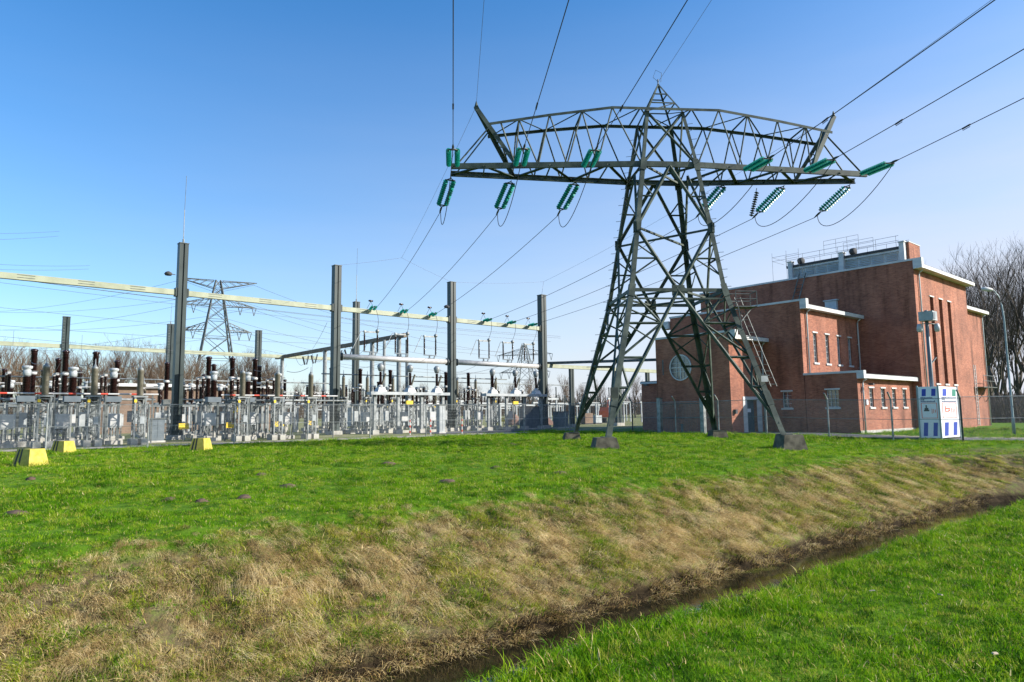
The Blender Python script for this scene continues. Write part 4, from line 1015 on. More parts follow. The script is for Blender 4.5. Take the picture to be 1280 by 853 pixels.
# sheds
def shed(label,t0,t1,n0,n1,h,m_,wins):
    r=rooted('control_hut',label,'building',(t0+t1)/2,n0); a=(t1-t0)/2; d_=n1-n0
    b=MB(); hs=[(x-.45,x+.45,1.1,2.2) for x in wins]; wallgrid(b,lambda u,z:Vector((u,0,z)),-a,a,-.2,h,hs,.15,(0,1,0)); wallgrid(b,lambda u,z:Vector((-a,u,z)),0,d_,-.2,h,[],.1,(1,0,0)); b.quad((a,0,-.2),(a,d_,-.2),(a,d_,h),(a,0,h)); b.quad((-a,d_,-.2),(a,d_,-.2),(a,d_,h),(-a,d_,h)); b.build('wall',M[m_],r)
    b=MB(); b.box(-a-.4,a+.4,-.5,d_+.4,h,h+.3); b.build('roof',M['trim'],r)
    for x in wins:
        b=MB(); b.box(x-.45,x+.45,.1,.13,1.1,2.2); b.build('window',M['glass'],r)
shed('low tan brick hut with flat white roof behind the left apparatus',13,31,76,84,4.6,'brickt',[-6,-3,0,3,6])
shed('small pale rendered hut with dark windows behind the third tall column',46,57,83,89,2.9,'cab',[-4,-2.4,-.8,.8,2.4,4])
# excavator and site clutter seen between the pylon legs
r=thing('excavator','orange excavator parked far back between the pylon and the brick building','excavator',site(79,69,ZG),SA+.5)
b=MB(); 
for s in (-1,1): b.hexa([(-1.7,s*.95-.25,0),(1.7,s*.95-.25,0),(1.7,s*.95+.25,0),(-1.7,s*.95+.25,0),(-1.95,s*.95-.25,.7),(1.95,s*.95-.25,.7),(1.95,s*.95+.25,.7),(-1.95,s*.95+.25,.7)])
b.build('track',M['black'],r)
b=MB(); b.box(-1.6,1.5,-1.15,1.15,.8,1.75); b.hexa([(-1.6,-1.1,1.751),(-.3,-1.1,1.751),(-.3,1.1,1.751),(-1.6,1.1,1.751),(-1.4,-1,2.3),(-.4,-1,2.3),(-.4,1,2.3),(-1.4,1,2.3)]); b.build('body',M['orange'],r)
b=MB(); b.box(-.2,1.3,-1.1,-.1,1.76,2.9); b.build('cab',M['glass'],r)
b=MB(); b.path([(1.3,.5,1.6),(2.2,.5,3.2),(3.6,.5,3.7),(4.8,.5,2.6)],[.22,.22,.2,.16],6); b.path([(4.8,.5,2.7),(4.5,.5,.9)],[.15,.13],6); b.hexa([(4.1,.1,.3),(4.8,.1,.3),(4.8,.9,.3),(4.1,.9,.3),(3.9,.1,1),(4.9,.1,1),(4.9,.9,1),(3.9,.9,1)]); b.build('boom',M['orange'],r)
b=MB()
for k,(dx,dy,rr) in enumerate(((0,0,2.6),(1.8,.5,1.9),(-1.9,.3,1.7))):
    b.smooth=True; b.lathe((dx,dy,-.2),(0,0,1),[(0,rr),(.5,rr*.75),(1.1,rr*.42),(1.6,rr*.12)],12)
h_=b.build('soil_heap',M['mud'],None,loc=site(60,66,ZG)); tag(h_,'reddish brown soil heap in the yard left of the pylon leg','heap')
for i,(t,n,w_,h2,m_) in enumerate(((66.5,62,1.5,1.3,'brickt'),(69.5,63,1.2,1.0,'cab'),(63.6,64,1.1,.8,'cab'))):
    r=rooted('crate',['tan brick pallet stack seen between the pylon legs','white crate right of the tan pallet stack','low white crate beside the reddish soil heap'][i],'crate',t,n)
    b=MB(); b.cbox(0,0,.15,w_,1,h2); b.build('load',M[m_],r); b=MB()
    for y in (-.4,0,.4): b.cbox(0,y,0,w_+.1,.12,.13)
    b.build('pallet',M['trimd'],r)
for i,(t,n) in enumerate(((27.2,42.9),(29.0,42.9),(31.4,42.2))):
    r=rooted('marker_post',f'short red and white banded marker post, {ORD[i]} from left, near the second tall column','post',t,n,'red and white marker posts')
    b=MB(); b.tube((0,0,0),(0,0,1.15),.055,n=8); b.build('post',M['white'],r); b=MB()
    for z in (.15,.55,.95): b.tube((0,0,z),(0,0,z+.16),.058,n=8)
    b.build('red_band',M['red'],r)
for i,(t,n) in enumerate(((12.6,46),(15.8,47),(18.6,46.5),(20.4,50),(24,52.5),(41.5,49.2),(58,62))):
    r=rooted('yellow_sign',f'small yellow tag board on a peg in the yard, {ORD[i]} from left','sign',t,n,'small yellow tag boards')
    b=MB(); b.box(-.3,.3,-.02,.02,.75,1.1); b.build('board',M['yel2'],r); b=MB(); b.bar((0,.03,0),(0,.03,.9),.04,.04); b.build('peg',M['galvd'],r)
r=rooted('warning_sign','white notice with yellow warning triangle on the fence right of the lightning-rod column','sign',14.75,42.9)
b=MB(); b.box(-.25,.25,-.02,.02,1.0,1.75); b.build('board',M['brickt'],r); b=MB(); b._add([(-.24,-.025,1.72),(.24,-.025,1.72),(0,-.025,2.12),(-.24,.02,1.72),(.24,.02,1.72),(0,.02,2.12)],[[0,1,2],[5,4,3],[0,3,4,1],[1,4,5,2],[2,5,3,0]]); b.build('triangle',M['yel2'],r)
b=MB(); b.bar((0,.04,0),(0,.04,1.7),.05,.05); b.build('post',M['galvd'],r)

# --- distant lattice towers
def far_tower(label,p,rz,H,arms,base,mm='galv',kk=1.0):
    r=thing('lattice_tower',label,'pylon',p,rz)
    b=MB(); hw=lambda z: base*(1-z/H)**.9*.5+.55
    lv=[0]; 
    while lv[-1]<H-1.5: lv.append(lv[-1]+max(2.2,hw(lv[-1])*1.5))
    lv[-1]=H
    cs=[(-1,-1),(1,-1),(1,1),(-1,1)]
    for z0_,z1_ in zip(lv[:-1],lv[1:]):
        for i in range(4):
            a,c=cs[i],cs[(i+1)%4]; P=lambda s,z:(s[0]*hw(z),s[1]*hw(z),z)
            b.bar(P(a,z0_),P(a,z1_),.17*kk,.17*kk); b.bar(P(a,z0_),P(c,z1_),.08*kk,.08*kk); b.bar(P(c,z0_),P(a,z1_),.08*kk,.08*kk)
            if z1_<H: b.bar(P(a,z1_),P(c,z1_),.07*kk,.07*kk)
    b.build('mast',M[mm],r)
    for z,L_,rise in arms:
        for s in (-1,1):
            b=MB(); h=hw(z)
            tip=(s*L_,0,z+rise)
            for sy in (-1,1):
                b.bar((s*h,sy*h,z),tip,.1*kk,.1*kk); b.bar((s*h,sy*h,z+2.0),tip,.1*kk,.1*kk)
                for k in (.2,.4,.6,.8):
                    A=Vector((s*h,sy*h,z)).lerp(Vector(tip),k); B_=Vector((s*h,sy*h,z+2.0)).lerp(Vector(tip),k-.2); b.bar(A,B_,.06*kk,.06*kk)
            for k in (.25,.5,.75): b.bar(Vector((s*h,-h,z)).lerp(Vector(tip),k),Vector((s*h,h,z)).lerp(Vector(tip),k),.06*kk,.06*kk)
            b.build('crossarm',M[mm],r)
            for k in (.55,1.0):
                if rise>1: continue
                x=s*(h+(L_-h)*k); b=MB()
                b.bar((x-.9*s,0,z),(x-.35*s,0,z-2.2),.1*kk,.1*kk); b.bar((x+.2*s,0,z),(x-.35*s,0,z-2.2),.1*kk,.1*kk); b.build('insulator',M['galvd'],r)
    return r
far_tower('distant galvanised lattice tower with three crossarms behind the lightning-rod column',Vector((-78.5,180,0)),R(28),38.2,((24.5,8.6,0),(31.3,9.6,0),(36.0,9.8,2.2)),11.5,'galvd',1.7)
far_tower('small distant lattice tower behind the busbars beside the fourth tall column',Vector((4.2,235,0)),R(-20),25.5,((16.0,9,0),(22,10,0)),9,'galvd',1.2)
def fw(a,c,s,lab,g): wire('far_power_line',cat(Vector(a),Vector(c),s,16),.035,lab,'cable',g,'wirel',4)
for i,(dz,L_) in enumerate(((24.3,7.5),(31,8.5),(37.6,9))):
    ca,sa=math.cos(R(28)),math.sin(R(28))
    for s in (-1,1):
        a=(-78.5+s*L_*ca,180+s*L_*sa,dz)
        fw(a,(-190+s*8,230+(i*4),dz+2),2.5,'faint distant conductor left of the far lattice tower','conductors left of the far lattice tower')
        fw(a,(4.2+s*6,235,16+i*2.8),4,'faint distant conductor sagging right of the far lattice tower','conductors right of the far lattice tower')

# ------------------------------------------------------------------ fences, blocks, lamp, sign
def fence(label,pts,h,mm,arm=False,hp=.07,bent=1,rail=False):
    r=thing('mesh_fence',label,'fence',site(pts[0][0],pts[0][1],0))
    O=r.location
    for i,(t,n) in enumerate(pts):
        g=gz(t,n); b=MB(); p=site(t,n,g-.1)-O
        b.tube(p,p+Vector((0,0,h+.1)),hp/2,n=7)
        if arm:
            q=p+Vector((0,0,h+.1)); d=site(-.35*bent,0,.36)-site(0,0,0); b.tube(q,q+d,hp/2,n=7)
        b.build('post',M['galv'],r)
        if i:
            t0,n0=pts[i-1]; d=math.hypot(t-t0,n-n0); a=math.atan2(n-n0,t-t0)+SA
            b=MB(); k=max(1,int(d/4)); 
            b.quad((0,0,0),(d,0,gz(t,n)-gz(t0,n0)),(d,0,h-.03+gz(t,n)-gz(t0,n0)),(0,0,h-.03))
            o=b.build('mesh_panel',M[mm],r,loc=site(t0,n0,gz(t0,n0)+.05)-O); o.rotation_euler=(0,0,a)
            if rail:
                b=MB(); A=site(t0,n0,gz(t0,n0)+h-.03)-O; C=site(t,n,gz(t,n)+h-.03)-O; b.tube(A,C,.014,n=4); b.build('top_wire',M['galv'],r)
                b=MB(); A=A-Vector((0,0,h*.48)); C=C-Vector((0,0,h*.48)); b.tube(A,C,.012,n=4); b.build('middle_wire',M['galv'],r)
fence('long grey wire mesh fence along the gravel path before the switchyard',[(-8+4.15*k,37.55+.25*math.sin(k)) for k in range(0,12)],2.15,'mesh',False,.075,rail=True)
fence('mesh fence with cranked posts running in front of the brick building',[(38.7,31.6),(38.72,27.9),(38.7,24.6),(38.65,21.3),(38.7,17.6),(38.8,14.3),(38.4,11.0)],2.15,'mesh2',True,.09,1,True)
fence('low mesh fence passing right in front of the blue striped sign',[(38.4,11.0),(41.5,8.2),(39.5,4.4),(39.3,-2)],2.2,'mesh2',False,.09,1,True)
fence('dark mesh fence behind the pylon joining the brick building',[(38.7,31.6),(38.2,37.4),(42,44.5)],2.2,'mesh2',True,.09,1,True)
# sturdy gate posts in front of the round window
for i,(px_t,px_n) in enumerate(((38.72,29.2),(38.72,25.75))):
    r=rooted('gate_post',['left thick pale gate post below the round window','right thick pale gate post below the round window'][i],'post',px_t,px_n,'thick gate posts',.12)
    b=MB(); b.box(-.14,.14,-.14,.14,-.1,2.45); b.build('post',M['galv'],r); b=MB(); b.cbox(0,0,2.452,.34,.34,.05); b.build('cap',M['galvd'],r)
r=rooted('gate','low barred gate between the two thick pale gate posts','gate',38.72,27.5,None,.12)
b=MB()
for z in (.15,1.1,2.05): b.tube((0,-1.55,z),(0,1.55,z),.025,n=6)
b.build('rail',M['galvd'],r); b=MB()
for k in range(23): y=-1.5+k*3.0/22; b.tube((0,y,.15),(0,y,2.05),.009,n=4)
b.build('bars',M['galvd'],r)
r=rooted('bollard','short dark bollard in front of the brick wall below the round window','bollard',40.4,28.6,None,.15); b=MB(); b.tube((0,0,-.05),(0,0,.55),.09,n=8); b.build('post',M['cabd'],r); b=MB(); b.smooth=True; b.lathe((0,0,.55),(0,0,1),[(0,.1),(.05,.1),(.1,.04)],8); b.build('cap',M['galvd'],r)
# grey gate at the far right and white notice frames
r=rooted('metal_gate','grey barred double gate at the foot of the right-hand trees','gate',62,12.6,None,.15,.15)
b=MB(); 
for x in (-2.9,0,2.9): b.bar((x,0,0),(x,0,2.5),.12,.12)
for z in (.2,1.25,2.3): b.bar((-2.9,0,z),(2.9,0,z),.06,.06)
b.build('gate_frame',M['galvd'],r); b=MB()
for k in range(34): b.bar((-2.8+k*.17,0,.2),(-2.8+k*.17,0,2.4),.03,.03)
b.build('bars',M['galvd'],r); b=MB(); b.box(-1.9,-1.5,-.06,-.03,1.3,1.9); b.build('notice',M['signw'],r)
r=rooted('notice_frame','white framed notice stand behind the street lamp at the right edge','sign',48.9,10.4,None,.1)
b=MB()
for x in (-1.1,.0,1.1): b.bar((x,0,-.1),(x,0,2.15),.07,.07)
for z in (.25,1.35,2.15): b.bar((-1.13,0,z),(1.13,0,z),.06,.06)
b.build('frame',M['trim'],r); b=MB(); b.box(-.45,-.15,-.06,-.04,1.45,1.95); b.build('notice',M['signw'],r)
r=rooted('small_notice','small white notice on a stake at the right edge by the lamp','sign',47.3,9.9,None,.1)
b=MB(); b.bar((0,0,0),(0,0,.7),.04,.04); b.build('stake',M['galv'],r); b=MB(); b.box(-.2,.2,-.03,-.0,.5,.95); b.build('board',M['signw'],r)
# yellow concrete barriers
for i,(x,y,rz,lab) in enumerate(((-15.2,21.75,.35,'yellow concrete block with two black stripes, nearest, at the left edge of the grass'),(-19.3,29.6,.3,'yellow concrete block with black stripes, behind the nearest one by the path'),(-13.85,30.6,.25,'yellow concrete block with black stripes, alone below the lightning-rod column'))):
    t_,n_=tosite(x,y); g=gz(t_,n_)
    r=thing('concrete_barrier',lab,'barrier',Vector((x,y,g)),1.38+(i-1)*.07,'yellow striped concrete blocks')
    s_=1.0; r.scale=(.77,.77,.8); b=MB(); P=lambda x,y,z:(x*s_,y*s_,z*s_)
    b.hexa([P(-.48,-.48,-.1),P(.48,-.48,-.1),P(.48,.48,-.1),P(-.48,.48,-.1),P(-.33,-.33,.66),P(.33,-.33,.66),P(.33,.33,.66),P(-.33,.33,.66)]); b.build('block',M['yellow'],r)
    b=MB()
    for q0,q1 in ((.50,.72),(.05,.27)):      # two upright stripes on the shaded end face, wrapped over the top edge
        f=lambda z:-.48+.15*(z+.1)/.76-.004; y_=lambda z,q:(.48-.15*(z+.1)/.76)*q
        b.quad((f(-.08),y_(-.08,q0),-.08),(f(-.08),y_(-.08,q1),-.08),(f(.664),y_(.664,q1),.664),(f(.664),y_(.664,q0),.664))
        b.quad((-.334,.33*q0,.664),(-.334,.33*q1,.664),(-.1,.33*q1,.664),(-.1,.33*q0,.664))
    b.build('stripe',M['black'],r)
# street lamp
r=thing('street_lamp','tall curved street lamp with teal post at the right picture edge','lamp',site(*tosite(29.15,40.1),.1),math.pi)
b=MB(); b.smooth=True; P=[(0,0,0),(0,0,.9),(0,0,1.0),(0,0,4),(0,0,6.8),(.06,0,7.6),(.2,0,8.15),(.42,0,8.45),(.62,0,8.55)]; b.path(P,[.09,.09,.065,.06,.05,.042,.036,.032,.03],8); b.build('post',M['lampgr'],r)
b=MB(); b.smooth=True; b.lathe((.5,0,8.52),(1,0,.12),[(0,.04),(.1,.1),(.4,.14),(.62,.1),(.7,.03)],10); b.build('lamp_head',M['white'],r)
# striped box sign round the camera mast
gx=gz(42,14); r=rooted('box_sign','white box-shaped sign with blue bars and red framed pictograms, wrapped round the camera mast','sign',40.45,12.55,None,.08)
LT,LN,HH=3.1,1.05,2.72
LN=1.0; LT=3.0
b=MB(); b.box(0,LT,0,LN,.02,HH); b.build('panel_box',M['signw'],r)
b=MB(); 
for (x,y) in ((0,0),(0,LN),(LT,0)): b.cbox(x,y,-.1,.07,.07,HH+.16)
b.build('corner_post',M['lampgr'],r)
def pan(b,side_,u0,u1,z0,z1,sk=0.0,off=.004):
    if side_=='g':   # shaded face t=0, u runs from the left edge (n=LN) to the corner
        f=lambda u,z:(-off-.001,LN-u*LN,z)
    else: f=lambda u,z:(u*LT,-off-.001,z)
    b.quad(f(u0,z0),f(u1,z0),f(u1+sk,z1),f(u0+sk,z1))
for s_ in 'gf':
    b=MB(); 
    for u in (.16,.62): pan(b,s_,u,u+.2,.12,.82,.06)
    pan(b,s_,.2,.4,2.22,2.6,.03)
    if s_=='g': pan(b,s_,.66,.86,2.22,2.6,.03)
    b.build('blue_bar',M['signb'],r)
    if s_=='f': b=MB(); pan(b,s_,.7,.9,2.22,2.6,.03); b.build('green_bar',M['signg'],r)
    b=MB(); e=.025
    for a in ((.14,.9,1.05,1.05+e),(.14,.9,1.86-e,1.86),(.14,.17,1.05+e,1.86-e),(.87,.9,1.05+e,1.86-e)): pan(b,s_,*a)
    b.build('red_frame',M['signo'],r)
    b=MB()
    if s_=='g':
        pan(b,s_,.26,.52,1.42,1.5); pan(b,s_,.3,.48,1.5,1.6); pan(b,s_,.35,.42,1.6,1.74); b.build('pictogram',M['trimd'],r); b=MB()
        for k in (.66,.74,.82): pan(b,s_,k-.03,k,1.3+.3*(k-.66),1.55-.3*(k-.66))
        b.build('pictogram',M['signo'],r)
    else:
        pan(b,s_,.28,.5,1.38,1.43);pan(b,s_,.28,.33,1.43,1.68);pan(b,s_,.45,.55,1.43,1.5);pan(b,s_,.33,.55,1.52,1.58)
        for k in (.64,.72,.8): pan(b,s_,k-.03,k,1.3+.3*(k-.64),1.6-.3*(k-.64))
        b.build('pictogram',M['signo'],r)
    b=MB(); rg=random.Random(5)
    for z,h_,L_ in ((2.09,.085,.55 if s_=='g' else .72),(2.0,.06,.16),(1.89,.09,.66 if s_=='g' else .72)):
        u=.14
        while u<.14+L_ and h_>.01:
            w_=rg.uniform(.02,.045); pan(b,s_,u,u+w_,z,z+h_*rg.uniform(.7,1.1)); u+=w_+.014
    u=.14
    b.build('worn_lettering',M['signt'],r)
mast=rooted('camera_mast','grey mast with floodlight box and two white cameras, rising out of the striped sign','mast',41.3,13.1,None,.08)
b=MB(); b.smooth=True; b.path([(0,0,0),(0,0,3),(0,0,6.9)],[.12,.11,.09],8); b.build('pole',M['cabd'],mast)
b=MB(); b.cbox(-.1,-.1,6.3,.7,.7,.5); b.build('equipment_box',M['cab'],mast)
b=MB(); b.box(-.43,-.12,-.472,-.455,6.37,6.72); b.build('lamp_glass',M['cabd'],mast)
for x,y in ((-.3,.28),(.25,-.4)):
    b=MB(); b.smooth=True; b.tube((0,0,6.2),(x,y,6.1),.03,n=6); b.lathe((x,y,6.15),(0,0,-1),[(0,.1),(.2,.15),(.35,.15),(.45,.08)],10); b.build('camera',M['white'],mast)
b=MB(); b.bar((0,0,3.9),(.7,-.1,4.35),.06,.06); b.build('strut',M['galvd'],mast)
# mole hills
MH=[(38,606),(20,639),(213,622),(252,625),(360,607),(326,596),(305,620),(65,577),(120,572),(98,575),(425,571),(182,570),(620,585),(560,600),(700,590),(1046,553),(640,560),(485,583)]
hp=[]
for i,(px_,py_) in enumerate(MH):
    hx=(px_-640)/853.3; pit=R(6.13); ro=R(-.685)
    v=Matrix.Rotation(math.pi/2+pit,3,'X')@Matrix.Rotation(ro,3,'Z')@Vector((hx,-(py_-426.5)/853.3,-1)); k=-1.55/v.z; X,Y=v.x*k,v.y*k; t_,n_=tosite(X,Y)
    b=MB(); b.smooth=True; w0=random.uniform(.09,.17); N_=9; prof=[]
    for h,rr in ((-.03,1.25),(.0,1.05),(.03,.8),(.05,.45),(.06,.12)):
        prof.append((h,[w0*rr*(1+.25*random.uniform(-1,1)) for _ in range(N_)]))
    vs=[];
    for h,rs in prof:
        for k_,q in enumerate(rs): a=2*math.pi*k_/N_; vs.append((math.cos(a)*q*1.3,math.sin(a)*q,h+random.uniform(-.012,.012)))
    fs=[[j*N_+k_,j*N_+(k_+1)%N_,(j+1)*N_+(k_+1)%N_,(j+1)*N_+k_] for j in range(4) for k_ in range(N_)]+[[4*N_+k_ for k_ in range(N_)]]
    b._add(vs,fs); o=b.build('molehill',M['soil'],None,loc=Vector((X,Y,gz(t_,n_)+.01)))
    tag(o,'small brown molehill on the green field between the ditch and the path','molehill','molehills on the green field'); hp.append((X,Y,w0))
# ------------------------------------------------------------------ bare trees
def gen_tree(seed,H,spread,depth,twm,fork=.35,narrow=1.0,trunk_r=.22):
    rg=random.Random(seed); tr=MB(); tr.smooth=True; cr=MB(); 
    def grow(p,d,L_,r,lev):
        n=4 if lev<2 else 3 if lev<4 else 2; pts=[p]; q=p
        for i in range(n):
            d=(d+Vector((rg.uniform(-1,1),rg.uniform(-1,1),rg.uniform(-.3,.9)))*(.10 if lev==0 else .22)).normalized(); q=q+d*L_/n; pts.append(q)
        r2=r*(.62 if lev else .55); rr=[r+(r2-r)*i/n for i in range(n+1)]
        (tr if lev<2 else cr).path(pts,rr,7 if lev==0 else 5 if lev<2 else 3)
        if lev>=depth: return
        kids_=rg.choice((3,4)) if lev<2 else rg.choice((2,3,3))
        if lev>=depth-1: kids_+=1
        for k in range(kids_):
            j=rg.randint(max(1,n-2) if lev else n-1,n) if lev else rg.randint(2,n); base=pts[j]
            a=rg.uniform(0,6.283); up=rg.uniform(.55,1.1)*narrow if lev<3 else rg.uniform(.2,.9)
            nd=(d*.6+Vector((math.cos(a)*spread,math.sin(a)*spread,up))).normalized()
            grow(base,nd,L_*rg.uniform(.6,.82),r2*rg.uniform(.6,.85) if j<n else r2*.9,lev+1)
        if lev<3: grow(pts[-1],(d+Vector((0,0,.3))).normalized(),L_*.72,r2,lev+1)
    grow(Vector((0,0,-.2)),Vector((0,0,1)),H*.27,trunk_r,0)
    return tr,cr
def make_tree(seed,H,spread,depth,m2,narrow=1.0,ivy=False,tr_r=.22,twr=1.0):
    t=thing('bare_tree','x','tree'); tr,cr=gen_tree(seed,H,spread,depth,1,narrow=narrow,trunk_r=tr_r)
    mz=max(v[2] for v in cr.v); k=H/mz
    tr.v=[tuple(c*k for c in v) for v in tr.v]; cr.v=[tuple(c*k for c in v) for v in cr.v]
    tr.build('trunk',M['bark'],t); cr.build('crown',M[m2],t)
    return t
protos=[Placer(make_tree(11,14,.62,6,'twig')),Placer(make_tree(12,13,.75,6,'twig')),Placer(make_tree(13,14.5,.55,6,'twig'))]
tall=[Placer(make_tree(21,22,.5,6,'twigr',1.1,tr_r=.26)),Placer(make_tree(22,21,.58,6,'twigr',1.0,tr_r=.26)),Placer(make_tree(23,22,.45,6,'twigr',1.1,tr_r=.22))]
TREES=[]
def px_at(px_,Y): return (px_-640)/853.3*Y
rg=random.Random(3)
i=0
for px_ in list(np.arange(-20,345,10)):
    Y=rg.uniform(112,158); H=rg.uniform(.72,1.18)*(Y/125)
    lab=('leafless tree in the left background row, '+('left edge of the photo' if px_<70 else 'between left edge and tallest column' if px_<215 else 'right of the tallest column'))
    protos[i%3].put(Vector((px_at(float(px_),Y),Y,0)),(0,0,rg.uniform(0,6)),lab,'bare trees '+('at the left edge' if px_<70 else 'left of the tallest column' if px_<215 else 'right of the tallest column'),H*1.06); i+=1
for px_ in list(np.arange(352,830,22)):
    Y=rg.uniform(190,230); H=rg.uniform(.95,1.2)*(Y/210)
    zone_='behind the second tall column' if px_<560 else 'behind the third and fourth tall columns' if px_<700 else 'behind the pylon'
    protos[i%3].put(Vector((px_at(float(px_),Y),Y,0)),(0,0,rg.uniform(0,6)),f'low faint leafless tree on the far horizon {zone_}',f'horizon trees {zone_}',H*.85); i+=1
RT=[(1168,92,.92,'behind the roof of the brick building'),(1190,88,.9,'just above the far roof corner'),(1213,95,.95,'right beside the brick building'),(1232,90,1.0,'behind the curved lamp head'),(1250,84,1.02,'tallest of the right-hand group'),(1268,88,1.0,'right of the street lamp post'),(1290,86,1.02,'cut by the right picture edge'),(1240,110,.9,'at the back of the right-hand group'),(1222,100,.8,'slender one close to the ladder'),(1200,104,1.0,'broad one seen just past the roof corner'),(1262,104,1.05,'broad one behind the lamp post'),(1238,97,.9,'broad one under the lamp head'),(1256,99,.85,'slender one between lamp post and gate')]
for i,(px_,Y,s_,lab) in enumerate(RT):
    tall[i%3].put(Vector((px_at(px_,Y),Y,0)),(0,0,rg.uniform(0,6)),f'tall dark leafless tree, {lab}','tall bare trees right of the building',s_*1.09)
# dark undergrowth below the right trees, far woodland strip
def bush(label,p,w_,h_,seed,m_='twigr'):
    rg=random.Random(seed); b=MB()
    for k in range(420):
        x,y=rg.gauss(0,w_*.45),rg.gauss(0,1.2); q=Vector((x,y,0)); 
        for j in range(3):
            e=q+Vector((rg.uniform(-.6,.6),rg.uniform(-.5,.5),rg.uniform(.3,.8)*h_/2)); b.path([q,e],[.03,.012],3); q=e
    o=b.build('hedge_shrub',M[m_],None,loc=p); tag(o,label,'shrub')
for i,(px_,Y,w_,h_,l) in enumerate(((1240,72,4,3.2,'dark leafless shrub behind the grey gate'),(1225,78,4,3,'dark leafless shrub beside the end of the brick building'),(1275,76,5,3.4,'dark leafless shrub at the right edge below the trees'))):
    bush(l,Vector((px_at(px_,Y),Y,0)),w_,h_,i)
b=MB(); rg=random.Random(9)
for k in range(9000):
    a=rg.uniform(-.86,.86); D=rg.uniform(240,330); x=a*D; H=rg.uniform(3,9)*(1.2 if a<-.3 else 1.0)
    z=0; p=Vector((x,D,0)); q=p+Vector((rg.uniform(-1.5,1.5),0,H)); b.path([p+Vector((0,0,H*.2)),q],[.14,.05],3)
    for j in range(2): e=q+Vector((rg.uniform(-2,2),0,-rg.uniform(.5,2.5))); b.path([q.lerp(p,rg.uniform(.2,.7)),q+Vector((rg.uniform(-2,2),0,rg.uniform(-1.5,.6)))],[.08,.04],3)
tag(b.build('distant_woodland',M['twig'],None),None,None,None,'stuff'); 
bpy.data.objects['distant_woodland']['label']='hazy brown strip of far leafless woodland on the horizon'; bpy.data.objects['distant_woodland']['category']='woodland'

# ------------------------------------------------------------------ grass
def tuft(name,m_,n,rad,h0,h1,w_,lean,seed,droop=.3,dirv=None,dirw=0.0,segs=3,mix=None,mixp=0):
    rg=random.Random(seed); vs=[];fs=[];mi=[]
    for k in range(n):
        r_=rad*math.sqrt(rg.random()); a=rg.uniform(0,6.283); p=Vector((math.cos(a)*r_,math.sin(a)*r_,-.01))
        h=rg.uniform(h0,h1); la=rg.uniform(0,6.283); l=Vector((math.cos(la),math.sin(la),0))*rg.uniform(0,lean)
        if dirv is not None: l=l+Vector(dirv)*dirw*rg.uniform(.6,1.3)
        sd=Vector((-math.sin(la),math.cos(la),0))*w_*.5*rg.uniform(.7,1.3); base=len(vs)
        for s in range(segs+1):
            q=s/segs; c=p+Vector((0,0,h*q*(1-droop*q*q)))+l*h*(q**1.6)
            ww=1-q*.85
            if s<segs: vs+=[c-sd*ww,c+sd*ww]
            else: vs.append(c)
        mi+=[1 if rg.random()<mixp else 0]*segs
        for s in range(segs-1): fs.append([base+2*s,base+2*s+1,base+2*s+3,base+2*s+2])
        s=segs-1; fs.append([base+2*s,base+2*s+1,base+2*segs])
    me=bpy.data.meshes.new(name); me.from_pydata([tuple(v) for v in vs],[],fs); me.materials.append(M[m_])
    if mix: me.materials.append(M[mix]); me.polygons.foreach_set('material_index',mi)
    me.update()
    return bpy.data.objects.new(name,me)
def coll(name,obs):
    c=bpy.data.collections.new(name)
    for o in obs: c.objects.link(o)
    return c
def scatter(name,label,cat_,pts,scl,rots,idx,col_):
    me=bpy.data.meshes.new(name); me.from_pydata([tuple(p) for p in pts],[],[])
    a=me.attributes.new('sc','FLOAT','POINT'); a.data.foreach_set('value',np.asarray(scl,dtype=np.float32))
    a=me.attributes.new('rot','FLOAT_VECTOR','POINT'); a.data.foreach_set('vector',np.asarray(rots,dtype=np.float32).ravel())
    a=me.attributes.new('idx','INT','POINT'); a.data.foreach_set('value',np.asarray(idx,dtype=np.int32))
    ob=bpy.data.objects.new(name,me); COL.objects.link(ob)
    ng=bpy.data.node_groups.new(name,'GeometryNodeTree'); ng.interface.new_socket('Geometry',in_out='INPUT',socket_type='NodeSocketGeometry'); ng.interface.new_socket('Geometry',in_out='OUTPUT',socket_type='NodeSocketGeometry')
    N,L=ng.nodes,ng.links; gi=N.new('NodeGroupInput'); go=N.new('NodeGroupOutput'); ip=N.new('GeometryNodeInstanceOnPoints'); ci=N.new('GeometryNodeCollectionInfo')
    ci.inputs['Collection'].default_value=col_; ci.inputs['Separate Children'].default_value=True; ci.inputs['Reset Children'].default_value=True
    mp=N.new('GeometryNodeMeshToPoints'); L.new(gi.outputs[0],mp.inputs[0]); L.new(mp.outputs[0],ip.inputs['Points'])
    def at(n_,ty):
        x=N.new('GeometryNodeInputNamedAttribute'); x.data_type=ty; x.inputs[0].default_value=n_; return x.outputs[0]
    ip.inputs['Pick Instance'].default_value=True
    L.new(ci.outputs[0],ip.inputs['Instance']); L.new(at('idx','INT'),ip.inputs['Instance Index']); L.new(at('sc','FLOAT'),ip.inputs['Scale'])
    e2=N.new('FunctionNodeEulerToRotation'); L.new(at('rot','FLOAT_VECTOR'),e2.inputs[0]); L.new(e2.outputs[0],ip.inputs['Rotation'])
    L.new(ip.outputs[0],go.inputs[0]); md=ob.modifiers.new('scatter','NODES'); md.node_group=ng
    ob['label']=label; ob['category']=cat_; ob['kind']='stuff'
    return ob
cg=coll('tufts_green',[tuft(f'a{i}','gr',90,.15,.02,.06,.0048,1.3,50+i,mix='st',mixp=.05) for i in range(6)]+[tuft(f'b{i}','gr',50,.10,.05,.12,.0048,1.0,70+i,mix='st',mixp=.04) for i in range(2)])
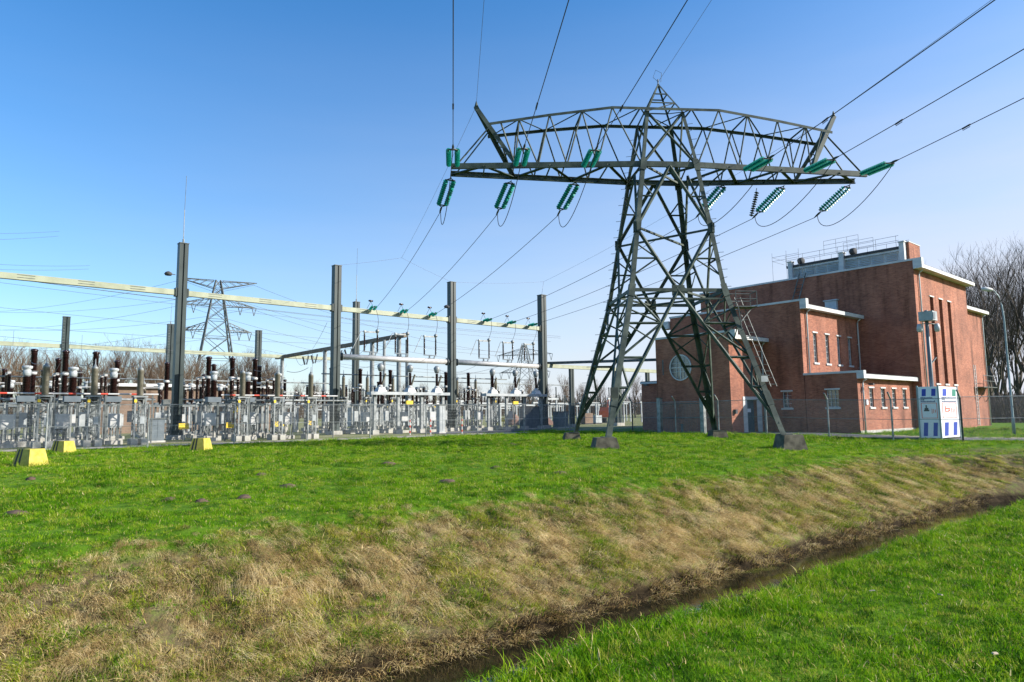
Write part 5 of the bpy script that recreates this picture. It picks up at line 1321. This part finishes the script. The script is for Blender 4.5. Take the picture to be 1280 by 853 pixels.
cs=coll('tufts_straw',[tuft(f'c{i}','st',74,.22,.05,.17,.0064,1.8,90+i,.55,(0,-1,0),.55,4,'gr2',.18) for i in range(5)]+[tuft(f'd{i}','st',56,.22,.12,.34,.0068,.5,100+i,.75,(0,-1,0),1.5,4) for i in range(3)])
c2=coll('tufts_slope_green',[tuft(f'e{i}','gr2',76,.15,.03,.09,.006,1.3,110+i,.3,(0,-1,0),.25,3,'st',.2) for i in range(5)])
cd=coll('tufts_dead',[tuft(f'f{i}','st2',46,.16,.05,.22,.0075,1.6,120+i,.5,(0,-1,0),.5,4,'st',.25) for i in range(4)])
def inview(X,Y,pad=380):
    if Y<1.5: return False
    px_=640+853.3*X/Y; return -pad<px_<1280+pad
SL_={'f':[], 'n':[], 's':[], 'g':[], 'd':[]}
def addp(key,t,n,z,sc,ni,rx=0,ry=0,rz=None):
    p=site(t,n,z); SL_[key].append((p.x,p.y,p.z,sc,rx,ry,rz if rz is not None else rng.uniform(0,6.283),rng.integers(ni)))
# near bank
cnt=0
def fill(n0,n1,t0,t1,dens,fn):
    k=int((n1-n0)*(t1-t0)*dens); T_=rng.uniform(t0,t1,k); N_=rng.uniform(n0,n1,k)
    for t,n in zip(T_,N_):
        X=CS*t-SN*n; Y=SN*t+CS*n
        if inview(X,Y): fn(float(t),float(n),X,Y)
def nearbank(t,n,X,Y):
    D=math.hypot(X,Y); u=ditch_u(t,n)
    if u>5.2: return
    if rng.random()>min(1,9/D): return
    tall_=u>3.0
    w1=nz(t,n,.8,6.6)
    i=int(rng.integers(6)) if rng.random()<(.5 if tall_ else .96) else int(rng.integers(6,8))
    p=site(t,n,gz(t,n)); SL_['n'].append((p.x,p.y,p.z,rng.uniform(.6,1.25)*(1+.45*w1)*(1+.012*D),rng.uniform(-.4,.4),rng.uniform(-.4,.4),rng.uniform(0,6.28),i))
fill(-3,5.2,1.5,30,190,nearbank)
def field(t,n,X,Y):
    D=math.hypot(X,Y); u=ditch_u(t,n)
    if u<9.85+.45*nz(t,n,.9,12.5): return
    if n>37.9 and t<36: return
    if n>42: return
    if 40.4<t<44.0: return
    if t>44.0 and n>18.5: return
    q=(13/D)**1.35
    if rng.random()>q: return
    for hx,hy,w0 in hp:
        if (X-hx)**2+(Y-hy)**2<(w0*1.15)**2: return
    w1=nz(t,n,.5,16.6)+.6*nz(t,n,1.6,3.3)
    i=int(rng.integers(6)) if rng.random()<.9 else int(rng.integers(6,8))
    p=site(t,n,gz(t,n)); SL_['f'].append((p.x,p.y,p.z,rng.uniform(.55,1.3)*max(.35,1+.7*w1)*(1+.03*max(D-10,0)),rng.uniform(-.35,.35),rng.uniform(-.35,.35),rng.uniform(0,6.28),i))
fill(9.6,42,-9,62,62,field)
fill(-10,9.6,24,62,30,field)
SLOPE=.42
def slope(t,n,X,Y):
    D=math.hypot(X,Y); u=ditch_u(t,n)
    if u<7.42 or u>10.45: return
    if rng.random()>min(1,(11/D)**.8): return
    z=gz(t,n); g=nz(t,n,.75,21.0)+.8*nz(t,n,2.2,5.0)+.45*nz(t,n,5,9.0)
    # wind-laid clumps share a direction
    a=SA+.45*nz(t,n,.7,33.0)+rng.uniform(-.55,.55)
    k=(1+.010*D)*(1-.45*float(sstep(9.3,10.2,u)))
    if u<7.62:
        if rng.random()<.8: SL_['d'].append((*site(t,n,z),rng.uniform(.6,1.2)*k,SLOPE*.5,0,a,int(rng.integers(4))))
        if rng.random()<.6: SL_['s'].append((*site(t,n,z),rng.uniform(.5,1.0)*k,SLOPE*.6,0,a,int(rng.integers(5))))
        return
    if u>10.1 and rng.random()<.7: return
    pg=.40+.25*float(sstep(3,11,t))+.95*g+.30*float(sstep(8,14,t))*float(1-sstep(24,30,t))*float(sstep(8.4,9.2,u))
    if rng.random()<pg: SL_['g'].append((*site(t,n,z),rng.uniform(.7,1.5)*k,SLOPE*.7,0,a,int(rng.integers(5))))
    if rng.random()<(.85 if g<.02 else .38):
        big=nz(t,n,.9,44.0)>.2
        i=int(rng.integers(5,8)) if rng.random()<(.5 if big else .3) else int(rng.integers(5))
        SL_['s'].append((*site(t,n,z),rng.uniform(.4,.9)*k*(1.0 if big else .75),SLOPE*.8,0,a,i))
    if rng.random()<.16: SL_['d'].append((*site(t,n,z),rng.uniform(.5,1.0)*k,SLOPE*.7,0,a,int(rng.integers(4))))
fill(7,11,-6,34,125,slope)
fill(-10,7,29.5,36,45,slope)
# lush single clumps on the slope
for px_t,px_n in ((3.9,9.1),(5.6,9.5),(6.5,9.0),(8.2,9.6),(2.6,8.9),(1.6,8.3),(10.5,9.7),(7.4,9.9),(13,9.6),(11.8,8.9),(4.8,8.4),(9.3,8.6)):
    for k in range(14):
        t=px_t+rng.normal(0,.13); n=px_n+rng.normal(0,.11); SL_['n'].append((*site(t,n,gz(t,n)),rng.uniform(.9,1.5),.2,0,rng.uniform(0,6.28),int(rng.integers(8))))
def emit(key,name,label,cat_,c):
    A=np.array(SL_[key]); print(name,len(A)); scatter(name,label,cat_,A[:,:3],A[:,3],A[:,4:7],A[:,7].astype(int),c)
emit('n','bank_grass','lush green grass on the near bank and in clumps on the slope','grass',cg)
emit('f','field_grass','short bright green turf covering the field up to the path','grass',cg)
emit('s','dry_grass','bleached straw-like grass lying down the ditch slope','grass',cs)
emit('g','slope_grass','yellowish green grass growing through the straw on the ditch slope','grass',c2)
emit('d','dead_stems','dark dead stems and roots along the waterline of the ditch','grass',cd)
# litter: pale chips on the near turf
CH=[(1243,812),(1175,740),(1090,735)]
for i,(px_,py_) in enumerate(CH):
    v=Matrix.Rotation(math.pi/2+R(6.13),3,'X')@Matrix.Rotation(R(-.685),3,'Z')@Vector(((px_-640)/853.3,-(py_-426.5)/853.3,-1)); k=-1.5/v.z; X,Y=v.x*k,v.y*k
    b=MB(); b.frust(0,0,0,.008,.024,.009,.02,.006); o=b.build('wood_chip',M['chip'],None,loc=Vector((X,Y,.075))); o.rotation_euler=(.2,.1,i*1.3+.4)
    tag(o,'pale chip of wood lying on the near grass at lower right','wood chip','pale chips on the near grass')
# green weed at the waterline
# ------------------------------------------------------------------ sky, sun, camera
hd=Vector((1*.655+.93*.756,-1*.756+.93*.655,0)).normalized(); EL=R(27.7)
sd=Vector((hd.x*math.cos(EL),hd.y*math.cos(EL),math.sin(EL)))
L_=bpy.data.lights.new('sun','SUN'); L_.energy=5.0; L_.angle=R(.53); L_.color=(1,.93,.84)
so=bpy.data.objects.new('sun',L_); COL.objects.link(so); so.rotation_euler=sd.to_track_quat('Z','Y').to_euler(); so.location=(30,-10,40)
wd=bpy.data.worlds.new('World'); scene.world=wd; wd.use_nodes=True; nt=wd.node_tree; bg=nt.nodes['Background']
sk=nt.nodes.new('ShaderNodeTexSky'); sk.sky_type='NISHITA'; sk.sun_disc=False; sk.sun_elevation=EL; sk.sun_rotation=math.atan2(hd.x,hd.y)
sk.air_density=1.0; sk.dust_density=.8; sk.ozone_density=3.5; sk.altitude=0
# thin bright haze low in the sky and towards the sun
N=nt.nodes; L=nt.links
hs=N.new('ShaderNodeHueSaturation'); hs.inputs['Saturation'].default_value=1.3; L.new(sk.outputs[0],hs.inputs['Color'])
tc=N.new('ShaderNodeTexCoord'); sp=N.new('ShaderNodeSeparateXYZ'); L.new(tc.outputs['Generated'],sp.inputs[0])
def mth(op,*v):
    n=N.new('ShaderNodeMath'); n.operation=op; n.use_clamp=(op=='SUBTRACT')
    for i,x in enumerate(v):
        if isinstance(x,(int,float)): n.inputs[i].default_value=x
        else: L.new(x,n.inputs[i])
    return n.outputs[0]
h=mth('POWER',mth('SUBTRACT',1.0,mth('DIVIDE',mth('MAXIMUM',sp.outputs[2],0.0),.60)),1.45)
s_=mth('ADD',mth('ADD',mth('MULTIPLY',sp.outputs[0],hd.x*.5),mth('MULTIPLY',sp.outputs[1],hd.y*.5)),.5)
mpw=N.new('ShaderNodeMapping'); mpw.inputs['Scale'].default_value=(1.2,1.2,9); mpw.inputs['Rotation'].default_value=(.12,.05,0); L.new(tc.outputs['Generated'],mpw.inputs[0])
nw=N.new('ShaderNodeTexNoise'); nw.inputs['Scale'].default_value=2.2; nw.inputs['Detail'].default_value=6; nw.inputs['Roughness'].default_value=.55; L.new(mpw.outputs[0],nw.inputs['Vector'])
h=mth('MULTIPLY',h,mth('ADD',mth('MULTIPLY',nw.outputs['Fac'],.5),.75))
am=mth('MINIMUM',mth('MULTIPLY',h,mth('ADD',mth('MULTIPLY',mth('POWER',mth('MAXIMUM',s_,0.0),1.5),2.1),.16)),.95)
mx=N.new('ShaderNodeMix'); mx.data_type='RGBA'; L.new(am,mx.inputs[0]); L.new(hs.outputs[0],mx.inputs[6]); mx.inputs[7].default_value=(3.25,3.38,3.85,1)
L.new(mx.outputs[2],bg.inputs[0]); bg.inputs[1].default_value=.138
cam=bpy.data.cameras.new('camera'); cam.lens=24; cam.sensor_width=36; cam.clip_end=4000; cam.clip_start=.1
co=bpy.data.objects.new('camera',cam); COL.objects.link(co)
co.matrix_world=Matrix.Translation((0,0,1.6))@(Matrix.Rotation(math.pi/2+R(6.13),4,'X')@Matrix.Rotation(R(-.685),4,'Z'))
scene.camera=co
scene.view_settings.view_transform='Standard'; scene.view_settings.look='None'; scene.view_settings.gamma=1; scene.view_settings.exposure=0.82; scene.view_settings.use_curve_mapping=False
scene.render.engine='CYCLES'; scene.cycles.max_bounces=6; scene.cycles.transparent_max_bounces=12
